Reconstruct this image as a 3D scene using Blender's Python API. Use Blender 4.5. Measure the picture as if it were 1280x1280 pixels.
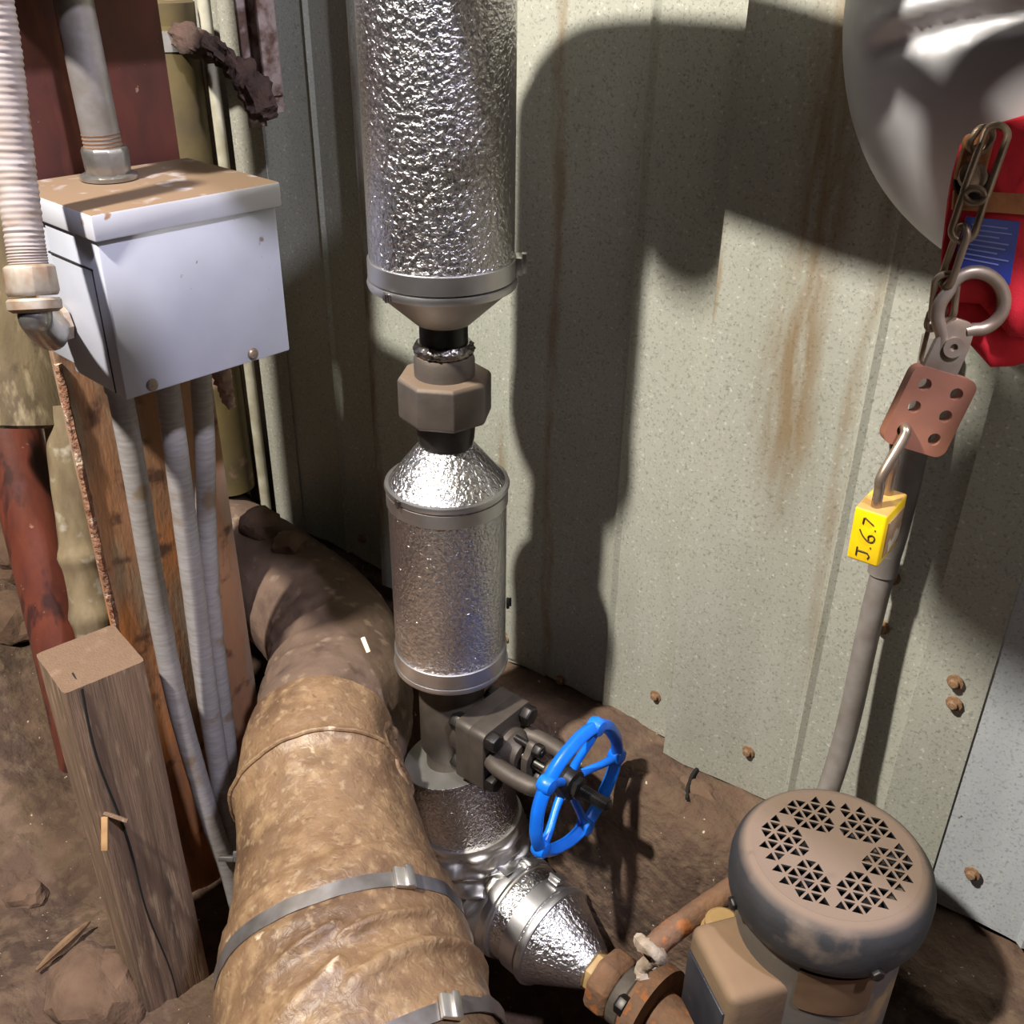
import bpy, bmesh, math, random
from mathutils import Vector, Matrix, noise
random.seed(7)
for o in list(bpy.data.objects): bpy.data.objects.remove(o)
SC = bpy.context.scene; COL = SC.collection
V = Vector; PI = math.pi

# ------------------------------------------------------------------ camera
# world: X runs along the metal wall to the right, Y goes into the wall, Z up
F = 1281.0; CAM = V((0, 0, 1.3))
YAW, PITCH, ROLL = math.radians(43), math.radians(29.7), math.radians(0.76)
_fh = V((-math.sin(YAW), math.cos(YAW), 0)); _r0 = V((math.cos(YAW), math.sin(YAW), 0))
FW = _fh*math.cos(PITCH) + V((0, 0, -math.sin(PITCH))); _u0 = _r0.cross(FW)
RT = _r0*math.cos(ROLL) + _u0*math.sin(ROLL); UP = _u0*math.cos(ROLL) - _r0*math.sin(ROLL)
cam_d = bpy.data.cameras.new('camera'); cam = bpy.data.objects.new('camera', cam_d); COL.objects.link(cam)
cam_d.sensor_width = 36; cam_d.sensor_fit = 'HORIZONTAL'; cam_d.lens = 36*F/1280; cam_d.clip_start = 0.02
M = Matrix((RT, UP, -FW)).transposed().to_4x4(); M.translation = CAM; cam.matrix_world = M
SC.camera = cam
def ray(u, v): return FW + RT*((u-640)/F) + UP*((640-v)/F)
def P(u, v, d): return CAM + ray(u, v)*d                   # real point at depth d (metres)
def onY(u, v, y): r = ray(u, v); return CAM + r*((y-CAM.y)/r.y)
def onX(u, v, x): r = ray(u, v); return CAM + r*((x-CAM.x)/r.x)
def onZ(u, v, z): r = ray(u, v); return CAM + r*((z-CAM.z)/r.z)

# ------------------------------------------------------------------ world, lamps, exposure
w = bpy.data.worlds.new('world'); SC.world = w; w.use_nodes = True
w.node_tree.nodes['Background'].inputs[0].default_value = (0.75, 0.62, 0.5, 1)
w.node_tree.nodes['Background'].inputs[1].default_value = 0.007
def lamp(name, loc, power, col, rad, aim, cone):           # floodlight heads, so a cone of light
    l = bpy.data.lights.new(name, 'SPOT'); l.energy = power; l.color = col; l.shadow_soft_size = rad
    l.spot_size = math.radians(cone); l.spot_blend = .35
    o = bpy.data.objects.new(name, l); COL.objects.link(o); o.location = loc
    o.rotation_euler = (V(aim)-V(loc)).to_track_quat('-Z', 'Y').to_euler(); return o
lamp('work_lamp', (-.85, -.59, 2.57), 470, (1, .945, .85), .055, (-.6, .6, .7), 95)
lamp('side_lamp', (.70, .20, 2.72), 240, (.84, .83, 1.0), .06, (-.7, .5, .8), 85)
SC.view_settings.view_transform = 'Standard'; SC.view_settings.look = 'None'
SC.view_settings.exposure = 0; SC.view_settings.gamma = 1; SC.view_settings.use_curve_mapping = False

# ------------------------------------------------------------------ materials
def srgb(r, g, b): return tuple(((c/255/12.92) if c/255 <= .04045 else ((c/255+.055)/1.055)**2.4) for c in (r, g, b)) + (1,)
def mat(name, col, col2=None, scale=20, detail=5, rough=.6, metal=0, bump=0, bscale=60, bdist=.002, ramp=(.35, .65),
        stretch=(1, 1, 1), dust=0, dustcol=(120, 92, 66), spots=None, rough2=None, dlo=.25, distort=0, bstretch=None, streak=None):
    """two-tone noise colour, bump grain, dust lying on faces that look up, spots with a shape of their own"""
    m = bpy.data.materials.new(name); m.use_nodes = True
    nt = m.node_tree; N = nt.nodes; L = nt.links; b = N['Principled BSDF']
    tc = N.new('ShaderNodeTexCoord')
    def mp(s):
        k = N.new('ShaderNodeMapping'); k.inputs['Scale'].default_value = s; L.new(tc.outputs['Object'], k.inputs[0]); return k.outputs[0]
    def nz(s, sc, det=5, dis=0):
        k = N.new('ShaderNodeTexNoise'); k.inputs['Scale'].default_value = sc; k.inputs['Detail'].default_value = det
        k.inputs['Distortion'].default_value = dis; L.new(mp(s), k.inputs['Vector']); return k.outputs['Fac']
    def rmp(fac, a, c):
        k = N.new('ShaderNodeMapRange'); k.inputs[1].default_value = a; k.inputs[2].default_value = c; L.new(fac, k.inputs[0]); return k.outputs[0]
    def mix(fac, a, c):
        k = N.new('ShaderNodeMix'); k.data_type = 'RGBA'
        if isinstance(fac, float): k.inputs[0].default_value = fac
        else: L.new(fac, k.inputs[0])
        for i, x in ((6, a), (7, c)):
            if isinstance(x, tuple): k.inputs[i].default_value = x
            else: L.new(x, k.inputs[i])
        return k.outputs[2]
    def mul(a, c):
        k = N.new('ShaderNodeMath'); k.operation = 'MULTIPLY'
        for i, x in ((0, a), (1, c)):
            if isinstance(x, (int, float)): k.inputs[i].default_value = x
            else: L.new(x, k.inputs[i])
        return k.outputs[0]
    c = srgb(*col); rg = None
    if col2: c = mix(rmp(nz(stretch, scale, detail, distort), *ramp), srgb(*col), srgb(*col2))
    for sp in (spots or []):      # (colour, scale, lo, hi, stretch)
        c = mix(rmp(nz(sp[4] if len(sp) > 4 else (1, 1, 1), sp[1], 6), sp[2], sp[3]), c, srgb(*sp[0]))
    if streak:                    # old water stains at given X positions: (colour, x, halfwidth, strength)
        sx = N.new('ShaderNodeSeparateXYZ'); L.new(tc.outputs['Object'], sx.inputs[0])
        wob = nz((6, 6, 2.2), 3, 3)
        for (sc_, x0, hw, st, z0, z1) in streak:
            a = N.new('ShaderNodeMath'); a.operation = 'MULTIPLY_ADD'; a.inputs[1].default_value = .03; L.new(wob, a.inputs[0]); L.new(sx.outputs[0], a.inputs[2])
            d = N.new('ShaderNodeMath'); d.operation = 'SUBTRACT'; d.inputs[1].default_value = x0+.015; L.new(a.outputs[0], d.inputs[0])
            e = N.new('ShaderNodeMath'); e.operation = 'ABSOLUTE'; L.new(d.outputs[0], e.inputs[0])
            g = rmp(e.outputs[0], hw, hw*.2)
            zz = mul(rmp(sx.outputs[2], z0, z0+.12), rmp(sx.outputs[2], z1, z1-.1))
            c = mix(mul(mul(mul(g, zz), rmp(nz((40, 40, 6), 2, 4), .3, .6)), st), c, srgb(*sc_))
    if dust:
        gn = N.new('ShaderNodeNewGeometry'); s = N.new('ShaderNodeSeparateXYZ'); L.new(gn.outputs['Normal'], s.inputs[0])
        df = mul(mul(rmp(s.outputs[2], dlo, .9), rmp(nz((1, 1, 1), 35, 6), .12, .42)), dust)
        c = mix(df, c, srgb(*dustcol))
        k = N.new('ShaderNodeMapRange'); L.new(df, k.inputs[0]); k.inputs[3].default_value = rough; k.inputs[4].default_value = .95
        L.new(k.outputs[0], b.inputs['Roughness']); rg = 1
        if metal:
            k2 = N.new('ShaderNodeMapRange'); L.new(df, k2.inputs[0]); k2.inputs[3].default_value = metal; k2.inputs[4].default_value = 0
            L.new(k2.outputs[0], b.inputs['Metallic'])
    if isinstance(c, tuple): b.inputs['Base Color'].default_value = c
    else: L.new(c, b.inputs['Base Color'])
    if not rg:
        if rough2 is not None:
            k = N.new('ShaderNodeMapRange'); L.new(nz((1, 1, 1), 30, 5), k.inputs[0]); k.inputs[1].default_value = .3; k.inputs[2].default_value = .7
            k.inputs[3].default_value = rough; k.inputs[4].default_value = rough2; L.new(k.outputs[0], b.inputs['Roughness'])
        else: b.inputs['Roughness'].default_value = rough
    if not (dust and metal): b.inputs['Metallic'].default_value = metal
    if bump:
        k = N.new('ShaderNodeBump'); k.inputs['Strength'].default_value = bump; k.inputs['Distance'].default_value = bdist
        L.new(nz(bstretch or stretch, bscale, 4, distort), k.inputs['Height']); L.new(k.outputs[0], b.inputs['Normal'])
    return m
STUCCO = mat('embossed_aluminium', (215, 213, 214), (196, 195, 198), 12, rough=.27, metal=1, bump=1, bscale=210, bdist=.0022, distort=.9)
ALU = mat('smooth_aluminium', (205, 203, 203), (185, 183, 183), 25, rough=.40, metal=1, bump=.15, bscale=90, bdist=.001)
ALUDULL = mat('dull_aluminium', (204, 201, 196), (184, 180, 172), 25, rough=.50, metal=1, bump=.2, bscale=60, bdist=.001)
DOME = mat('brushed_aluminium_cladding', (200, 199, 202), (180, 178, 180), 9, rough=.52, metal=.8, bump=.12, bscale=40, bdist=.002)
BLACK = mat('black_steel', (34, 33, 33), (58, 55, 53), 40, rough=.38, metal=.4, bump=.3, bscale=60)
WELD = mat('weld_metal', (170, 165, 162), (120, 114, 110), 60, rough=.3, metal=1, bump=.8, bscale=120, bdist=.002)
NUT = mat('grey_forged_steel', (92, 85, 82), (104, 95, 88), 40, rough=.5, metal=.5, bump=.15, bscale=200, dust=.6, dustcol=(128, 106, 84))
VALVE = mat('valve_steel', (68, 61, 55), (80, 71, 62), 50, rough=.55, metal=.35, bump=.3, bscale=300, bdist=.0006)
BOLT = mat('black_bolt', (36, 34, 33), (52, 48, 45), 60, rough=.4, metal=.6)
STEM = mat('bright_stem', (150, 146, 140), (110, 106, 100), 80, rough=.25, metal=1)
DARKSTEM = mat('dark_stem', (60, 57, 54), (40, 38, 37), 80, rough=.3, metal=.8)
BLUE = mat('blue_enamel', (14, 112, 226), (10, 98, 205), 30, rough=.35, bump=.15, bscale=150)
BOXG = mat('grey_enamel', (176, 178, 190), (166, 168, 180), 12, rough=.45, bump=.03, bscale=200, dust=.0,
           spots=[((128, 104, 94), 55, .70, .75), ((116, 104, 100), 140, .73, .77)])
LID = mat('grey_enamel_dusty', (182, 182, 190), (172, 172, 180), 12, rough=.5, dust=1.0, dustcol=(106, 85, 65),
          spots=[((140, 108, 84), 40, .63, .68)])
SCREW = mat('dirty_screw', (150, 140, 128), (118, 98, 80), 200, rough=.45, metal=.6)
RIGID = mat('galvanised_conduit', (150, 145, 145), (128, 120, 112), 40, rough=.42, metal=.55, bump=.1, bscale=120, spots=[((96, 90, 62), 14, .58, .63)])
CHROME = mat('zinc_fitting', (172, 170, 170), (150, 146, 140), 60, rough=.3, metal=.85)
FLEX = mat('flexible_conduit_cover', (150, 140, 138), (126, 112, 104), 30, rough=.7, stretch=(1, 1, 3), spots=[((120, 92, 74), 26, .58, .66)])
DIRTYZINC = mat('dirty_zinc_fitting', (176, 168, 156), (140, 116, 96), 45, rough=.5, metal=.4)
PVC = mat('grey_plastic_conduit', (150, 146, 146), (134, 128, 126), 50, rough=.55, bump=.12, bscale=40, stretch=(1, 1, 6), spots=[((124, 108, 92), 18, .58, .66)])
REDCOL = mat('red_oxide_paint', (98, 50, 42), (84, 44, 38), 14, rough=.7, bump=.1, bscale=60, spots=[((70, 40, 34), 9, .5, .75, (3, 3, 1)), ((118, 66, 44), 11, .56, .8, (4, 4, .8)), ((150, 120, 100), 90, .71, .74)])
RUSTCOL = mat('rusty_painted_steel', (150, 108, 78), (126, 90, 66), 10, rough=.75, bump=.5, bscale=90, stretch=(2, 2, .6), spots=[((188, 116, 58), 7, .5, .68, (3, 3, .6)), ((140, 124, 106), 9, .52, .7, (3, 3, .6)), ((84, 56, 42), 30, .58, .7)])
CRUST = mat('flaking_crust', (156, 120, 98), (128, 84, 60), 70, rough=.8, bump=1, bscale=120, bdist=.006, spots=[((196, 170, 150), 80, .62, .66)])
REDPIPE = mat('red_painted_pipe', (104, 52, 38), (82, 42, 34), 12, rough=.45, bump=.15, bscale=60, stretch=(3, 3, .6), spots=[((60, 34, 30), 10, .55, .62, (3, 3, .7)), ((150, 112, 92), 60, .68, .74)])
CANVAS = mat('old_painted_canvas', (104, 90, 66), (80, 67, 48), 14, rough=.85, bump=.4, bscale=90, stretch=(3, 3, .6), spots=[((134, 120, 94), 24, .54, .70, (3, 3, .6)), ((60, 47, 35), 30, .6, .7)])
CREAM = mat('cream_painted_pipe', (128, 112, 86), (100, 85, 64), 24, rough=.75, bump=.3, bscale=60, stretch=(2, 2, .7), spots=[((166, 158, 142), 30, .58, .7)])
OLIVE = mat('olive_wrap', (90, 77, 42), (72, 60, 36), 20, rough=.75, bump=.2, bscale=60, spots=[((128, 100, 84), 9, .56, .6)])
FLAKE = mat('flaking_white_paint', (150, 134, 128), (92, 70, 60), 40, rough=.8, bump=.8, bscale=60, ramp=(.45, .58), bdist=.004)
SLUDGE = mat('brown_torn_wrap', (72, 52, 43), (52, 37, 31), 40, rough=.9, bump=1, bscale=50, bdist=.01)
TAN = mat('tan_canvas_jacket', (122, 96, 70), (101, 77, 56), 16, rough=.55, bump=.6, bscale=110, bdist=.003, distort=.6,
          spots=[((86, 64, 47), 9, .48, .66), ((138, 112, 82), 38, .50, .74), ((150, 128, 100), 90, .56, .78), ((182, 166, 142), 30, .69, .75), ((92, 70, 52), 150, .6, .76)], rough2=.42)
TANDARK = mat('dusty_brown_jacket', (100, 80, 66), (82, 64, 52), 14, rough=.8, bump=.6, bscale=50, bdist=.004, spots=[((128, 108, 90), 40, .6, .72), ((70, 52, 42), 22, .54, .7)])
STRAP = mat('grey_strap_steel', (128, 124, 124), (104, 98, 94), 40, rough=.42, metal=.7)
WOOD = mat('weathered_timber', (136, 110, 90), (110, 88, 70), 9, rough=.85, bump=.6, bscale=30, stretch=(14, 14, .8), bdist=.003,
           spots=[((88, 72, 60), 5, .52, .72, (10, 10, .6)), ((154, 130, 106), 16, .58, .7, (6, 6, 1))], dust=.9, dustcol=(108, 85, 66))
WOODCUT = mat('fresh_wood', (168, 132, 90), (146, 108, 72), 60, rough=.8)
EARTH = mat('brown_earth', (92, 71, 57), (67, 50, 40), 6, rough=.95, bump=.9, bscale=70, bdist=.008,
            spots=[((108, 87, 71), 14, .52, .68), ((58, 44, 34), 8, .52, .66), ((92, 74, 58), 45, .5, .62), ((180, 166, 146), 120, .70, .73)])
STONE = mat('dusty_stone', (108, 85, 68), (84, 63, 49), 18, rough=.95, bump=.8, bscale=60, bdist=.006)
MOTORCAP = mat('dusty_fan_cover', (32, 32, 35), (44, 43, 44), 18, rough=.62, bump=.3, bscale=90, dust=1.0, dlo=.55, dustcol=(112, 95, 82),
               spots=[((92, 80, 70), 22, .6, .74)])
MOTORBODY = mat('motor_paint', (70, 66, 63), (84, 76, 68), 14, rough=.6, bump=.2, bscale=90, spots=[((134, 108, 76), 12, .54, .62)])
MOTORBOX = mat('tan_terminal_box', (112, 92, 70), (94, 76, 58), 16, rough=.65, bump=.25, bscale=80, dust=.5)
PLATEBLK = mat('black_plate', (34, 36, 44), (48, 48, 52), 30, rough=.4, spots=[((120, 104, 88), 60, .68, .71)])
NAMEPL = mat('tarnished_nameplate', (118, 94, 72), (98, 76, 58), 14, rough=.45, metal=.5, stretch=(1, 1, 2))
BRASSY = mat('yellowed_fitting', (164, 136, 90), (140, 112, 70), 20, rough=.55, bump=.15, bscale=60)
RUST = mat('rusty_iron', (122, 88, 62), (92, 70, 56), 40, rough=.8, bump=.7, bscale=120, bdist=.003, metal=.2, spots=[((140, 86, 46), 40, .57, .63)])
IRON = mat('dark_cast_iron', (92, 84, 76), (70, 62, 56), 40, rough=.7, metal=.3, bump=.4, bscale=120)
TWINE = mat('frayed_cloth', (164, 150, 134), (130, 112, 94), 60, rough=.95, bump=.6, bscale=200)
CHAINM = mat('dirty_zinc_chain', (166, 148, 124), (136, 112, 90), 50, rough=.42, metal=.6)
HASPSTEEL = mat('worn_hasp_steel', (172, 158, 142), (146, 124, 104), 40, rough=.4, metal=.55)
HASPRED = mat('dusty_red_coating', (146, 96, 74), (130, 84, 64), 40, rough=.65, spots=[((206, 84, 66), 28, .60, .68)])
RED = mat('red_fabric', (206, 24, 42), (188, 18, 36), 60, rough=.8, bump=.4, bscale=900, bdist=.0006)
WEB = mat('tan_webbing', (176, 116, 72), (150, 92, 58), 60, rough=.85, bump=.6, bscale=400, bdist=.001)
LBLUE = mat('blue_label', (30, 52, 146), (26, 44, 128), 40, rough=.5)
LWHITE = mat('pale_print', (120, 132, 190), rough=.6)
YEL = mat('yellow_enamel', (238, 200, 14), (226, 184, 10), 60, rough=.35, dust=.9, dustcol=(140, 104, 64))
LOCKSIDE = mat('worn_label', (168, 140, 104), (134, 100, 66), 60, rough=.5, spots=[((205, 190, 160), 60, .58, .64)])
INK = mat('black_ink', (40, 34, 16), rough=.6)
SHACK = mat('steel_shackle', (176, 160, 142), (150, 128, 108), 60, rough=.3, metal=.8)
GREYCABLE = mat('grey_conduit_sleeve', (128, 122, 118), (108, 100, 94), 40, rough=.55, bump=.15, bscale=60)
HOLLOW = mat('dark_interior', (20, 18, 17), rough=.9)
ROOMW = mat('room_wall', (88, 86, 86), (74, 72, 72), 3, rough=.9)
ROOMC = mat('room_ceiling', (60, 58, 58), (50, 48, 48), 3, rough=.9)
def galv(name, col, col2, streak, spots=None):
    mid = tuple((p+q)//2 for p, q in zip(col, col2)); dk = tuple(int(q*.86) for q in col2)
    return mat(name, col, col2, 3.5, rough=.5, metal=.25, bump=.15, bscale=330, bdist=.0008, stretch=(4, 4, 1), ramp=(.3, .7), streak=streak, rough2=.62, bstretch=(1, 1, 1),
               spots=[(mid, 9, .45, .7, (1, 1, .6)), (dk, 330, .54, .72), ((200, 200, 190), 260, .60, .74), (tuple(int(q*.8) for q in col2), 420, .64, .70)] + (spots or []))
BR = (128, 100, 60); DB = (92, 70, 50)
GALV = [galv('galvanised_sheet_a', (172, 172, 160), (154, 154, 140), [(DB, -2.2, .05, .7, .3, 3)]),
        galv('galvanised_sheet_b', (166, 164, 154), (142, 140, 128), [(DB, -1.53, .02, .8, .3, 3), (DB, -1.28, .015, .8, .3, 3)]),
        galv('galvanised_sheet_c', (172, 174, 164), (154, 156, 142), [(DB, -.99, .012, .7, .3, 3), (BR, -.775, .012, .9, .6, .8)]),
        galv('galvanised_sheet_d', (178, 178, 168), (158, 158, 145), [(BR, -.685, .010, .6, .3, 3), (BR, -.405, .035, .75, .78, 1.35), (BR, -.345, .012, .45, .6, 1.3), (BR, -.489, .006, .8, .3, 3)]),
        galv('galvanised_sheet_e', (192, 196, 200), (172, 176, 180), [(BR, -.225, .012, .9, .3, 3)], [((92, 92, 84), 70, .70, .73)])]

# ------------------------------------------------------------------ mesh helpers
def ortho(a):
    a = V(a).normalized(); h = V((0, 0, 1)) if abs(a.z) < .9 else V((1, 0, 0))
    x = h.cross(a).normalized(); return x, a.cross(x).normalized(), a
def spline(pts, n=8):
    p = [V(q) for q in pts]; p = [p[0]*2-p[1]] + p + [p[-1]*2-p[-2]]; out = []
    for i in range(1, len(p)-2):
        for k in range(n):
            t = k/n; a, b, c, d = p[i-1:i+3]
            out.append(.5*((2*b)+(c-a)*t+(2*a-5*b+4*c-d)*t*t+(3*b-a-3*c+d)*t**3))
    return out + [p[-2]]
class MB:
    def __init__(s): s.v = []; s.f = []
    def add(s, vs, fs):
        n = len(s.v); s.v += [V(q) for q in vs]; s.f += [[i+n for i in f] for f in fs]; return s
    def lathe(s, prof, org, axis, seg=48, ph=0, cap=True):
        x, y, a = ortho(axis); org = V(org); vs = []; fs = []
        for r, h in prof:
            for k in range(seg):
                t = 2*PI*k/seg+ph; vs.append(org+a*h+(x*math.cos(t)+y*math.sin(t))*r)
        for i in range(len(prof)-1):
            for k in range(seg):
                k2 = (k+1) % seg; fs.append([i*seg+k, i*seg+k2, (i+1)*seg+k2, (i+1)*seg+k])
        if cap:
            fs.append(list(range(seg))[::-1]); m = (len(prof)-1)*seg; fs.append([m+k for k in range(seg)])
        return s.add(vs, fs)
    def tube(s, path, r, seg=16, closed=False, cap=True):
        path = [V(p) for p in path]; n = len(path); vs = []; fs = []; ref = None
        for i, p in enumerate(path):
            if closed: t = path[(i+1) % n]-path[i-1]
            else: t = path[min(i+1, n-1)]-path[max(i-1, 0)]
            t.normalize()
            if ref is None: ref = ortho(t)[0]
            ref = (ref-t*ref.dot(t)).normalized(); y = t.cross(ref)
            for k in range(seg):
                a = 2*PI*k/seg; rr = r(i, a) if callable(r) else (r[i] if isinstance(r, (list, tuple)) else r)
                vs.append(p+(ref*math.cos(a)+y*math.sin(a))*rr)
        for i in range(n if closed else n-1):
            j = (i+1) % n
            for k in range(seg):
                k2 = (k+1) % seg; fs.append([i*seg+k, i*seg+k2, j*seg+k2, j*seg+k])
        if not closed and cap: fs.append(list(range(seg))[::-1]); fs.append([(n-1)*seg+k for k in range(seg)])
        return s.add(vs, fs)
    def obox(s, c, x, y, z, hx, hy, hz):
        c = V(c); x, y, z = V(x), V(y), V(z)
        vs = [c+x*hx*i+y*hy*j+z*hz*k for i in (-1, 1) for j in (-1, 1) for k in (-1, 1)]
        return s.add(vs, [[0, 1, 3, 2], [4, 6, 7, 5], [0, 4, 5, 1], [2, 3, 7, 6], [0, 2, 6, 4], [1, 5, 7, 3]])
    def box(s, a, b):
        a, b = V(a), V(b); c = (a+b)/2; h = (b-a)/2; return s.obox(c, (1, 0, 0), (0, 1, 0), (0, 0, 1), h.x, h.y, h.z)
    def plate(s, outline, holes, org, x, y, th):
        """flat plate with real holes; outline and holes are 2-D loops in the x, y frame"""
        org = V(org); x = V(x).normalized(); y = V(y).normalized(); z = x.cross(y).normalized()
        bm = bmesh.new(); loops = []
        for lp in [outline]+list(holes):
            vs = [bm.verts.new((a, b, 0)) for a, b in lp]; loops.append(vs)
            for i in range(len(vs)): bm.edges.new((vs[i], vs[(i+1) % len(vs)]))
        bmesh.ops.triangle_fill(bm, use_beauty=True, use_dissolve=False, edges=bm.edges[:], normal=(0, 0, 1))
        bm.verts.index_update(); n = len(bm.verts)
        vs = [org+x*q.co.x+y*q.co.y for q in bm.verts]; top = [v+z*th/2 for v in vs]; bot = [v-z*th/2 for v in vs]; fs = []
        for f in bm.faces:
            f.normal_update(); ids = [q.index for q in f.verts]
            if f.normal.z < 0: ids = ids[::-1]
            fs.append(ids); fs.append([i+n for i in ids[::-1]])
        for lp in loops:
            for i in range(len(lp)):
                a, b = lp[i].index, lp[(i+1) % len(lp)].index; fs.append([a, a+n, b+n, b])
        bm.free(); return s.add(top+bot, fs)
    def build(s, name, m, parent=None, bevel=0, seg=2, angle=38, smooth=True, fix=True):
        off = parent_off(parent); me = bpy.data.meshes.new(name); me.from_pydata([v-off for v in s.v], [], s.f)
        if fix or bevel:
            bm = bmesh.new(); bm.from_mesh(me)
            if fix: bmesh.ops.recalc_face_normals(bm, faces=bm.faces[:])
            if bevel:
                es = [e for e in bm.edges if len(e.link_faces) == 2 and e.calc_face_angle(0) > .5]
                bmesh.ops.bevel(bm, geom=es, offset=bevel, segments=seg, profile=.5, affect='EDGES', clamp_overlap=True)
            bm.to_mesh(me); bm.free()
        me.materials.append(m)
        if smooth:
            me.shade_smooth(); me.set_sharp_from_angle(angle=math.radians(angle))
        o = bpy.data.objects.new(name, me); COL.objects.link(o)
        if parent: o.parent = parent
        return o
def parent_off(p):
    off = V((0, 0, 0))
    while p: off += p.location; p = p.parent
    return off
def tag(o, label, cat, group=None, kind=None):
    if label: o['label'] = label
    if cat: o['category'] = cat
    if group: o['group'] = group
    if kind: o['kind'] = kind
    return o
def thing(name, loc, label, cat, group=None):
    o = bpy.data.objects.new(name, None); o.empty_display_size = .03; COL.objects.link(o); o.location = V(loc)
    return tag(o, label, cat, group)
def place(src, name, parent, p, axis, ph=0, label=None):
    """linked copy of a small mesh modelled along +Z at the origin"""
    o = bpy.data.objects.new(name, src); COL.objects.link(o); o.parent = parent
    x, y, a = ortho(axis); R = Matrix((x, y, a)).transposed().to_4x4() @ Matrix.Rotation(ph, 4, 'Z')
    R.translation = V(p)-parent_off(parent); o.matrix_local = R
    return o
def proto(mb, name, m, bevel=0):
    o = mb.build(name, m, None, bevel); me = o.data; bpy.data.objects.remove(o); return me
def fbm(p, s): return noise.noise(V(p)*s)+.5*noise.noise(V(p)*s*2.1)+.25*noise.noise(V(p)*s*4.3)
def sst(a, b, x): t = max(0, min(1, (x-a)/(b-a))); return t*t*(3-2*t)

# ------------------------------------------------------------------ the setting: metal wall, ground, room behind the camera
WY = .813; PIT = .255; X0 = -.744
def ribs(x):                                           # depth of the trapezoid ribs towards the room
    t = ((x-X0) % PIT)
    if t < .004: return .024*t/.004
    if t < .030: return .024-.004*(t-.004)/.026
    if t < .100: return .020-.016*(t-.030)/.070
    if t < .146: return .004*(1-(t-.100)/.046)
    if .146 < t < .158: return .004*(1-abs(t-.152)/.006)
    return 0
wall = thing('wall_back', (0, 0, 0), 'tall galvanised ribbed sheet metal wall with brown stains and shadows', None); wall['kind'] = 'structure'
edges = [-3.55, -1.764, -1.254, -.744, -.234, 1.05]
sheets = []
for i in range(5):
    a, b = edges[i]-.002, edges[i+1]+.06 if i < 4 else edges[i+1]
    xs = set([a, b]); k = math.floor((a-X0)/PIT)-1
    while X0+k*PIT < b+PIT:
        for t in (0, .004, .030, .100, .146, .152, .158): xs.add(X0+k*PIT+t)
        for t in range(8): xs.add(X0+k*PIT+.066+t*.024)
        k += 1
    xs = sorted(x for x in xs if a <= x <= b); zs = [0, .25, .5, .8, 1.1, 1.5, 2.8]
    mb = MB(); vs = []; fs = []; n = len(zs); yo = -.0025*(i % 2)
    for th in (0, .0015):
        for x in xs:
            zb = .458+.008*noise.noise(V((x*9, 3, i)))+.004*noise.noise(V((x*40, 8, i)))
            for q, z in enumerate(zs):
                zz = zb if q == 0 else (.458+(z if q > 0 else 0))
                vs.append((x, WY-ribs(min(max(x, a+.0021), b) if x > a+.002 else a+.0021)+yo+th+.002*noise.noise(V((x*3, z*2, 5))), zz))
    m_ = len(xs)*n
    for side in (0, 1):
        for c in range(len(xs)-1):
            for q in range(n-1):
                f = [side*m_+c*n+q, side*m_+(c+1)*n+q, side*m_+(c+1)*n+q+1, side*m_+c*n+q+1]
                fs.append(f if side == 0 else f[::-1])
    for c in range(len(xs)-1): fs.append([c*n, m_+c*n, m_+(c+1)*n, (c+1)*n])
    for e in (0, len(xs)-1):
        for q in range(n-1): fs.append([e*n+q, m_+e*n+q, m_+e*n+q+1, e*n+q+1])
    o = mb.add(vs, fs).build('siding_sheet', GALV[i], wall, angle=14, fix=False); sheets.append(o)
scr = proto(MB().lathe([(.0075, 0), (.0075, .0015), (.0045, .002), (.0045, .0055), (.0032, .0066)], (0, 0, 0), (0, 0, 1), 10), 'screw', mat('rusty_screw_head', (138, 112, 84), (112, 80, 56), 300, rough=.7))
for u, v in ((822, 868), (940, 935), (1220, 1085), (650, 788), (1207, 838), (1205, 865), (1105, 782), (708, 845), (455, 672), (1118, 720)):
    p = onY(u, v, WY); p.y = WY-ribs(p.x)-.003; i = max(k for k in range(5) if edges[k] <= p.x)
    place(scr, 'screw', sheets[i], p, (0, -1, 0), random.random())

def ground(x, y):
    led = .452+.012*fbm((x, y, 1), 7)
    pit = .05+.03*fbm((x, y, 4), 5)
    left = .02+.24*sst(-1.25, -1.95, x)+.05*fbm((x, y, 9), 3.5)
    right = sst(-.95, -.75, x)
    low = left*(1-right)+pit*right
    e0 = .735+.02*noise.noise(V((x*6, 2, 0))) - .05*sst(-.3, -.05, x)
    e1 = e0-.06
    k = sst(e1, e0, y) if x > -.86 else sst(e1, e0, y)*(1-.8*sst(-.86, -.98, x))
    k = max(k, sst(.788, .806, y))
    z = low*(1-k)+led*k
    z += .006*noise.noise(V((x*38, y*38, 0)))+.004*noise.noise(V((x*90, y*90, 0)))
    return z
xs = [-3.5+i*.1 for i in range(14)] + [-2.1+i*.012 for i in range(180)] + [.06+i*.06 for i in range(17)]
ys = [-3.2+i*.2 for i in range(16)] + [0+i*.011 for i in range(77)]
mb = MB(); vs = [(x, y, ground(x, y) if y > -.3 else ground(x, -.3)) for x in xs for y in ys]; ny = len(ys)
fs = [[i*ny+j, (i+1)*ny+j, (i+1)*ny+j+1, i*ny+j+1] for i in range(len(xs)-1) for j in range(ny-1)]
fl = mb.add(vs, fs).build('floor', EARTH, angle=180); tag(fl, 'rough brown earth floor banked up against the metal wall', None, kind='structure')
SLAB = mat('pale_concrete', (102, 99, 96), (88, 85, 82), 5, rough=.9, bump=.3, bscale=60)
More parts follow.
